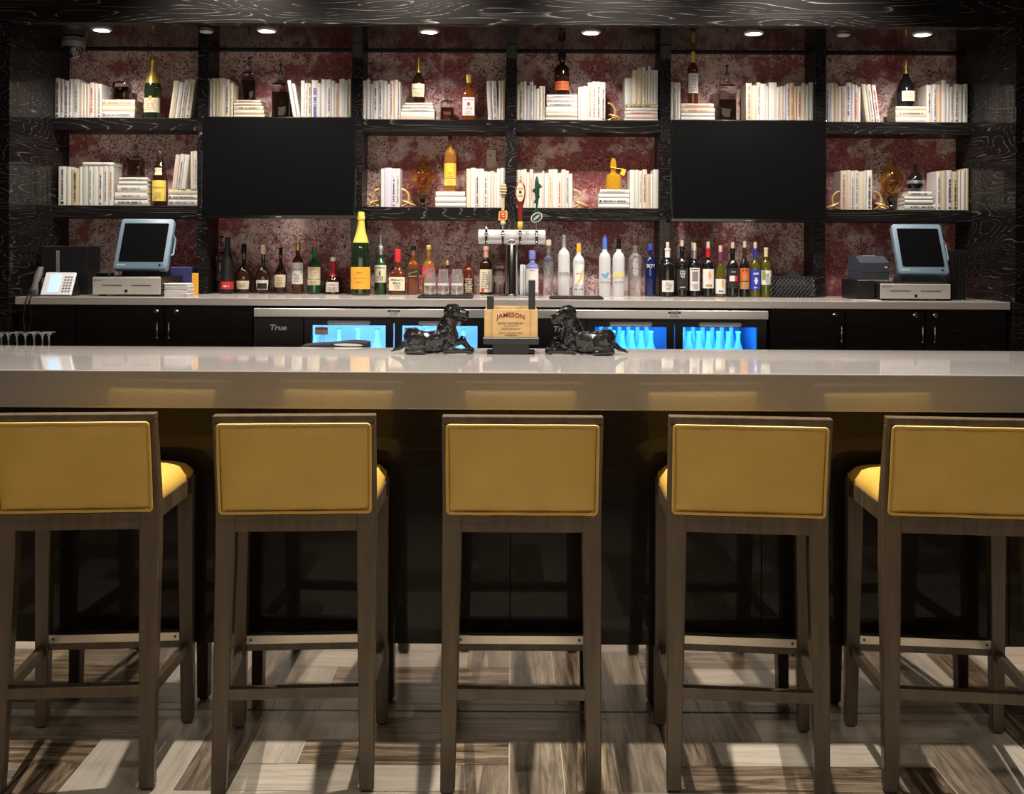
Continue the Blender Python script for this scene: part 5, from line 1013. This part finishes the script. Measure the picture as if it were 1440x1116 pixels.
# ------------------------------------------------------------------ dog figures: one continuous glazed surface each
def dog(name, label, px, flip, variant, yaw):
    s = .000225                                                     # metres per traced unit
    bm = NB()
    def cap(a, ra, b, rb, n=7):
        a, b = Vector(a), Vector(b)
        for i in range(n+1):
            f_ = i/n; q = a.lerp(b, f_); r = ra+(rb-ra)*f_
            bmesh.ops.create_icosphere(bm, subdivisions=2, radius=r, matrix=Matrix.Translation(q))
    def ell(c, sx, sy, sz, rot=0):
        bmesh.ops.create_icosphere(bm, subdivisions=3, radius=1, matrix=Matrix.Translation(c) @ Matrix.Rotation(rot, 4, 'Y') @ Matrix.Diagonal((sx, sy, sz, 1)))
    # trunk: rump, loin, deep chest
    cap((.085, 0, .050), .034, (.130, 0, .046), .031); cap((.130, 0, .046), .031, (.195, 0, .053), .036); ell((.140, 0, .022), .075, .026, .022)
    ell((.080, 0, .053), .036, .040, .037); ell((.200, 0, .058), .033, .034, .048, -.25); ell((.217, 0, .056), .022, .028, .042)
    # neck and head
    cap((.194, 0, .086), .034, (.211, 0, .122), .028)
    hx, hz = (.216, .147) if variant == 0 else (.214, .144)
    ell((hx, 0, hz), .031, .026, .028); ell((hx+.004, 0, hz+.013), .021, .018, .014)
    mz = hz-.010 if variant == 0 else hz-.018
    cap((hx+.018, 0, hz-.006), .0185, (hx+.042, 0, mz), .0155, 5); ell((hx+.046, 0, mz-.006), .0125, .0155, .0165); ell((hx+.054, 0, mz+.007), .006, .007, .005); ell((hx+.030, 0, mz-.012), .015, .008, .006)
    for sd in (-1, 1):
        cap((hx-.006, sd*.022, hz+.008), .010, (hx-.010, sd*.028, hz-.022), .0135, 5); ell((hx-.008, sd*.028, hz-.030), .013, .006, .013)      # hanging ears
        ell((hx+.023, sd*.014, hz+.006), .005, .0045, .0045); ell((hx+.020, sd*.015, hz+.012), .008, .006, .0035)                                 # eyes and brows
        # shoulder, foreleg on the ground
        ell((.200, sd*.026, .055), .019, .012, .031, .2)
        cap((.196, sd*.029, .040), .013, (.192, sd*.031, .013), .0115, 5)
        if sd < 0: cap((.192, sd*.031, .012), .0115, (.262, sd*.024, .0105), .0095); ell((.274, sd*.023, .0105), .016, .0125, .0105)
        else:
            cap((.200, sd*.030, .020), .0115, (.250, sd*.026, .040), .0115); ell((.253, sd*.026, .046), .0125, .011, .014); cap((.255, sd*.026, .040), .0115, (.276, sd*.024, .013), .0105); ell((.280, sd*.023, .0105), .014, .0125, .0105)
        # haunch, hock, hind foot
        ell((.092, sd*.034, .043), .034, .017, .036, .35); cap((.110, sd*.040, .030), .016, (.062, sd*.044, .016), .0115); cap((.060, sd*.045, .012), .0115, (.100, sd*.049, .0095), .0095); ell((.110, sd*.050, .0095), .014, .012, .0095)
        for tq in (-1, 0, 1):
            ell((.120+.002*(tq == 0), sd*.050+tq*.007, .006), .006, .0042, .006); ell((.288+.002*(tq == 0)-(.0 if sd > 0 else .004), sd*.023+tq*.007, .006), .006, .0042, .006)
    # tail curling back on the bar
    cap((.052, 0, .034), .011, (.030, -.006, .018), .0085, 5); cap((.030, -.006, .018), .0085, (.006, -.016, .0095), .0045, 6)
    for v in bm.verts:
        if v.co.z < .0006: v.co.z = .0006
    me = bpy.data.meshes.new('tmp'); bm.to_mesh(me); bm.free()
    o = bpy.data.objects.new('tmp', me); COL.objects.link(o)
    r = o.modifiers.new('r', 'REMESH'); r.mode = 'VOXEL'; r.voxel_size = .0021
    sm_ = o.modifiers.new('s', 'SMOOTH'); sm_.factor = .5; sm_.iterations = 3
    bpy.context.view_layer.update()
    m2 = bpy.data.meshes.new_from_object(o.evaluated_get(bpy.context.evaluated_depsgraph_get()))
    bpy.data.objects.remove(o); bpy.data.meshes.remove(me)
    nrm = [v.normal.copy() for v in m2.vertices]
    for v, nv in zip(m2.vertices, nrm):
        q = v.co.copy(); v.co = q+nv*(.0022*mnoise.noise(q*70)+.0011*mnoise.noise(q*150))
    xs = [v.co.x for v in m2.vertices]; zmin = min(v.co.z for v in m2.vertices); mid = (min(xs)+max(xs))/2
    for v in m2.vertices:
        v.co.z -= zmin; v.co.x = (v.co.x-mid)*flip
    if flip < 0: m2.flip_normals()
    m2.polygons.foreach_set('use_smooth', [True]*len(m2.polygons))
    m2.name = name; m2.materials.clear(); m2.materials.append(MC['dog_glaze'])
    d = bpy.data.objects.new(name, m2); COL.objects.link(d); d.location = (X(px, 3.745, 470), 3.745, BT); d.rotation_euler = (0, 0, yaw)
    return tag(d, label, 'figurine', 'glossy black dog figures')
dog('dog_figurine', 'glossy black lying hound figurine left of the wooden box, facing right', 609, 1, 0, .06)
dog('dog_figurine', 'glossy black lying hound figurine right of the wooden box, facing left', 824.5, -1, 1, -.06)
# ------------------------------------------------------------------ bar stools
def stool_proto(loc, yaw, label):
    """origin on the floor between the rear feet; +y towards the bar, camera sees the back"""
    t = thing('bar_stool', label, 'bar stool', loc, yaw, 'ochre leather bar stools')
    wr, wf, D = .211, .229, .402; hb = .994
    for sx in (-1, 1):
        bm = NB()                                    # rear leg runs up into the back post
        q = lambda a, b: (min(sx*a, sx*b), max(sx*a, sx*b))
        xa, xb = q(wr-.038, wr); x0, x1 = q(wr-.051, wr); x2, x3 = q(wr-.030, wr+.002)
        rr = []
        for (l, r, y0, y1, z) in ((xa, xb, -.030, .004, .006), (x0, x1, .012, .062, .62), (x0, x1, .012, .062, .74), (q(wr-.047, wr)[0], q(wr-.047, wr)[1], .004, .050, .80), (q(wr-.034, wr)[0], q(wr-.034, wr)[1], -.034, .000, hb-.021)):
            rr.append([(l, y0, z), (r, y0, z), (r, y1, z), (l, y1, z)])
        loft(bm, rr); bmesh.ops.bevel(bm, geom=bm.edges[:], offset=.0025, segments=1, affect='EDGES')
        lg = part('leg', bm, 'stool_wood', t, angle=.5)
        part('glide', B1(xa+.005, xb-.005, -.025, .0, 0, .0065, .001), 'black_satin', lg)
        bm = NB(); xa, xb = q(wf-.034, wf); x0, x1 = q(wf-.046, wf)
        loft(bm, [[(xa, D-.036, .006), (xb, D-.036, .006), (xb, D, .006), (xa, D, .006)], [(x0, D-.048, .62), (x1, D-.048, .62), (x1, D, .62), (x0, D, .62)], [(x0, D-.048, .744), (x1, D-.048, .744), (x1, D, .744), (x0, D, .744)]])
        bmesh.ops.bevel(bm, geom=bm.edges[:], offset=.0025, segments=1, affect='EDGES')
        lg = part('leg', bm, 'stool_wood', t, angle=.5)
        part('glide', B1(xa+.006, xb-.006, D-.03, D-.006, 0, .0065, .001), 'black_satin', lg)
        # seat rail and stretcher on this side
        bm = NB(); h0, h1 = .700, .746; ri, ro = q(wr-.022, wr-.002); fi, fo = q(wf-.022, wf-.002)
        loft(bm, [[(ri, .062, h0), (ro, .062, h0), (ro, .062, h1), (ri, .062, h1)], [(fi, D-.048, h0), (fo, D-.048, h0), (fo, D-.048, h1), (fi, D-.048, h1)]]); part('side_rail', bm, 'stool_wood', t, smooth=False)
        bm = NB(); ri, ro = q(wr-.030, wr-.010); fi, fo = q(wf-.030, wf-.010)
        loft(bm, [[(ri, .020, .232), (ro, .020, .232), (ro, .020, .262), (ri, .020, .262)], [(fi, D-.039, .218), (fo, D-.039, .218), (fo, D-.039, .248), (fi, D-.039, .248)]]); part('side_stretcher', bm, 'stool_wood', t, smooth=False)
    part('front_rail', B1(-wf+.046, wf-.046, D-.024, D-.004, .700, .746), 'stool_wood', t, smooth=False)
    part('lower_back_rail', B1(-wr+.048, wr-.048, .014, .042, .678, .724, .002), 'stool_wood', t)
    part('rear_stretcher', B1(-wr+.040, wr-.040, -.013, .015, .243, .272, .002), 'stool_wood', t)
    f = part('footrest', B1(-wf+.038, wf-.038, D-.036, D-.008, .232, .276, .002), 'stool_wood', t)
    pl = part('footrest_plate', B1(-wf+.039, wf-.039, D-.0385, D-.010, .253, .2785, .001), 'brushed_plate', f, 'brushed metal plate')
    for sx in (-1, 1):
        bm = NB(); x = sx*(wf-.052); loft(bm, [[(x+r*math.cos(2*PI*k/14), yy, .266+r*math.sin(2*PI*k/14)) for k in range(14)] for yy, r in ((D-.0385, .0042), (D-.0398, .0038))][::-1])
        part('screw', bm, 'ink', pl)
    # back frame behind the pad
    bm = NB(); loft(bm, [[(-wr, -.035, hb-.021), (wr, -.035, hb-.021), (wr, .001, hb-.021), (-wr, .001, hb-.021)], [(-wr, -.037, hb), (wr, -.037, hb), (wr, -.001, hb), (-wr, -.001, hb)]]); bmesh.ops.bevel(bm, geom=bm.edges[:], offset=.002, segments=1, affect='EDGES'); part('top_rail', bm, 'stool_wood', t, angle=.5)
    # upholstered back: pad bulging to the rear and front, welted edge
    pw, z0, z1 = .2005, .727, .976
    def pad(bm, w, za, zb, ya_lo, ya_hi, bulge, n=18):
        def pt(u, v):
            x = -w+2*w*u; z = za+(zb-za)*v; e = (1-(2*u-1)**8)*(1-(2*v-1)**8)
            yb = ya_lo+(ya_hi-ya_lo)*v
            return (x, yb-bulge*e*(.82+.18*(1-(2*u-1)**2)*(1-(2*v-1)**2)), z)
        return [[bm.verts.new(pt(i/n, j/n)) for i in range(n+1)] for j in range(n+1)]
    bm = NB(); g = pad(bm, pw-.009, z0+.009, z1-.009, .002, -.041, .0125, 28); n = 28
    g2 = pad(bm, pw-.009, z0+.009, z1-.009, .040, .001, -.016, 28)
    for j in range(n):
        for i in range(n):
            bm.faces.new((g[j][i], g[j][i+1], g[j+1][i+1], g[j+1][i])); bm.faces.new((g2[j][i], g2[j+1][i], g2[j+1][i+1], g2[j][i+1]))
    for i in range(n):
        bm.faces.new((g[0][i], g2[0][i], g2[0][i+1], g[0][i+1])); bm.faces.new((g[n][i], g[n][i+1], g2[n][i+1], g2[n][i]))
        bm.faces.new((g[i][0], g[i+1][0], g2[i+1][0], g2[i][0])); bm.faces.new((g[i][n], g2[i][n], g2[i+1][n], g[i+1][n]))
    b = part('backrest', bm, 'leather', t, 'ochre leather back pad', angle=1.2)
    pts = []; r = .008; zz0, zz1 = z0+.005, z1-.005; ww = pw-.004
    for (cx_, cz_, a0_) in ((ww-r, zz0+r, -PI/2), (ww-r, zz1-r, 0), (-ww+r, zz1-r, PI/2), (-ww+r, zz0+r, PI)):
        for k_ in range(5): pts.append((cx_+r*math.cos(a0_+k_*PI/8), cz_+r*math.sin(a0_+k_*PI/8)))
    full = []
    for (a, c), (a2, c2) in zip(pts, pts[1:]+pts[:1]):
        m = max(1, int(math.hypot(a2-a, c2-c)/.02))
        for s_ in range(m): full.append((a+(a2-a)*s_/m, c+(c2-c)*s_/m))
    bm = tube(NB(), [(a, -.0015-.043*(c-z0)/(z1-z0)+.0012*math.sin(a*40+c*30), c) for a, c in full], .0042, 8, True); part('piping', bm, 'leather', b, 'welted edge')
    # seat cushion: rounded trapezoid with a dome
    bm = NB(); n = 22; G = []
    def sp(u, v, top):
        w_ = (wr-.006)+(wf-wr+.002)*v; x = -w_+2*w_*u; yy = .050+(D-.046)*v
        du, dv = abs(2*u-1), abs(2*v-1); e = (1-du**6)*(1-dv**6)
        return (x*(1-.02*dv**8), yy-(.0), .7465+(.012+.040*(e**.45) if top else 0))
    T_ = [[bm.verts.new(sp(i/n, j/n, True)) for i in range(n+1)] for j in range(n+1)]; B_ = [[bm.verts.new(sp(i/n, j/n, False)) for i in range(n+1)] for j in range(n+1)]
    for j in range(n):
        for i in range(n):
            bm.faces.new((T_[j][i], T_[j][i+1], T_[j+1][i+1], T_[j+1][i])); bm.faces.new((B_[j][i], B_[j+1][i], B_[j+1][i+1], B_[j][i+1]))
    for i in range(n):
        bm.faces.new((T_[0][i], B_[0][i], B_[0][i+1], T_[0][i+1])); bm.faces.new((T_[n][i], T_[n][i+1], B_[n][i+1], B_[n][i]))
        bm.faces.new((T_[i][0], T_[i+1][0], B_[i+1][0], B_[i][0])); bm.faces.new((T_[i][n], B_[i][n], B_[i+1][n], T_[i+1][n]))
    part('seat', bm, 'leather', t, 'ochre leather seat cushion', angle=1.2)
    return t
def copy_tree(o, parent=None):
    c = o.copy(); COL.objects.link(c)
    if parent: c.parent = parent
    for ch in list(o.children): copy_tree(ch, c)
    return c
YSR = 2.82
names = ['leftmost ochre leather bar stool, cut off by the left edge', 'second bar stool from left, ochre leather, in front of the left television side',
         'middle ochre leather bar stool, squarely in front of the wooden whiskey box', 'second bar stool from right, ochre leather, turned slightly aside',
         'rightmost ochre leather bar stool, cut off by the right edge']
spots = [(107, .085), (416, .07), (734.5, 0), (1052.5, -.095), (1358, -.10)]
proto = None
for (px, yaw), lb in zip(spots, names):
    loc = (X(px, YSR, 660), YSR, 0)
    if proto is None: proto = stool_proto(loc, yaw, lb)
    else:
        s = copy_tree(proto); s.location = loc; s.rotation_euler = (0, 0, yaw); s['label'] = lb
# ------------------------------------------------------------------ light
def light(kind, loc, energy, col=(1, .9, .78), rot=(0, 0, 0), **k):
    L = bpy.data.lights.new('room_light', kind); L.energy = energy; L.color = col
    for a, b in k.items(): setattr(L, a, b)
    o = bpy.data.objects.new('room_light', L); COL.objects.link(o); o.location = loc; o.rotation_euler = rot; return o
for x in (-1.64, -.82, 0, .82, 1.64):                              # downlights over the front bar
    light('SPOT', (x, 3.29, 2.9), 235, spot_size=1.5, spot_blend=.4, shadow_soft_size=.022, rot=(-.05, 0, 0))
for x in (-1.3, -.45, .45, 1.3):                                   # downlights over the aisle
    light('SPOT', (x, 4.5, 2.9), 78, spot_size=1.8, spot_blend=.7, shadow_soft_size=.05, rot=(.45, 0, 0))
for x in (-1.5, -.5, .5, 1.5):                                     # downlights over the lounge floor in front
    light('SPOT', (x, 1.55, 2.9), 15, spot_size=2.0, spot_blend=.5, shadow_soft_size=.03, rot=(.45, 0, 0))
light('AREA', (0, -1.5, 1.35), 36, shape='RECTANGLE', size=5.5, size_y=.9, rot=(PI/2, 0, 0), col=(1, .86, .68))   # unseen soft fill added behind the viewer, standing in for a lit lounge
w = bpy.data.worlds.new('World'); sc.world = w; w.use_nodes = True
w.node_tree.nodes['Background'].inputs[0].default_value = (1, .86, .72, 1); w.node_tree.nodes['Background'].inputs[1].default_value = .02
# ------------------------------------------------------------------ camera
cd = bpy.data.cameras.new('Camera'); cam = bpy.data.objects.new('Camera', cd); COL.objects.link(cam)
cam.location = (0, 0, H); cam.rotation_euler = (PI/2, -ROLL, 0)
cd.sensor_width = 36; cd.lens = F/1440*36; cd.shift_y = -(558-354)/1440; cd.clip_start = .05
sc.camera = cam
vs = sc.view_settings; vs.view_transform = 'Standard'; vs.look = 'None'; vs.exposure = 0; vs.gamma = 1; vs.use_curve_mapping = False
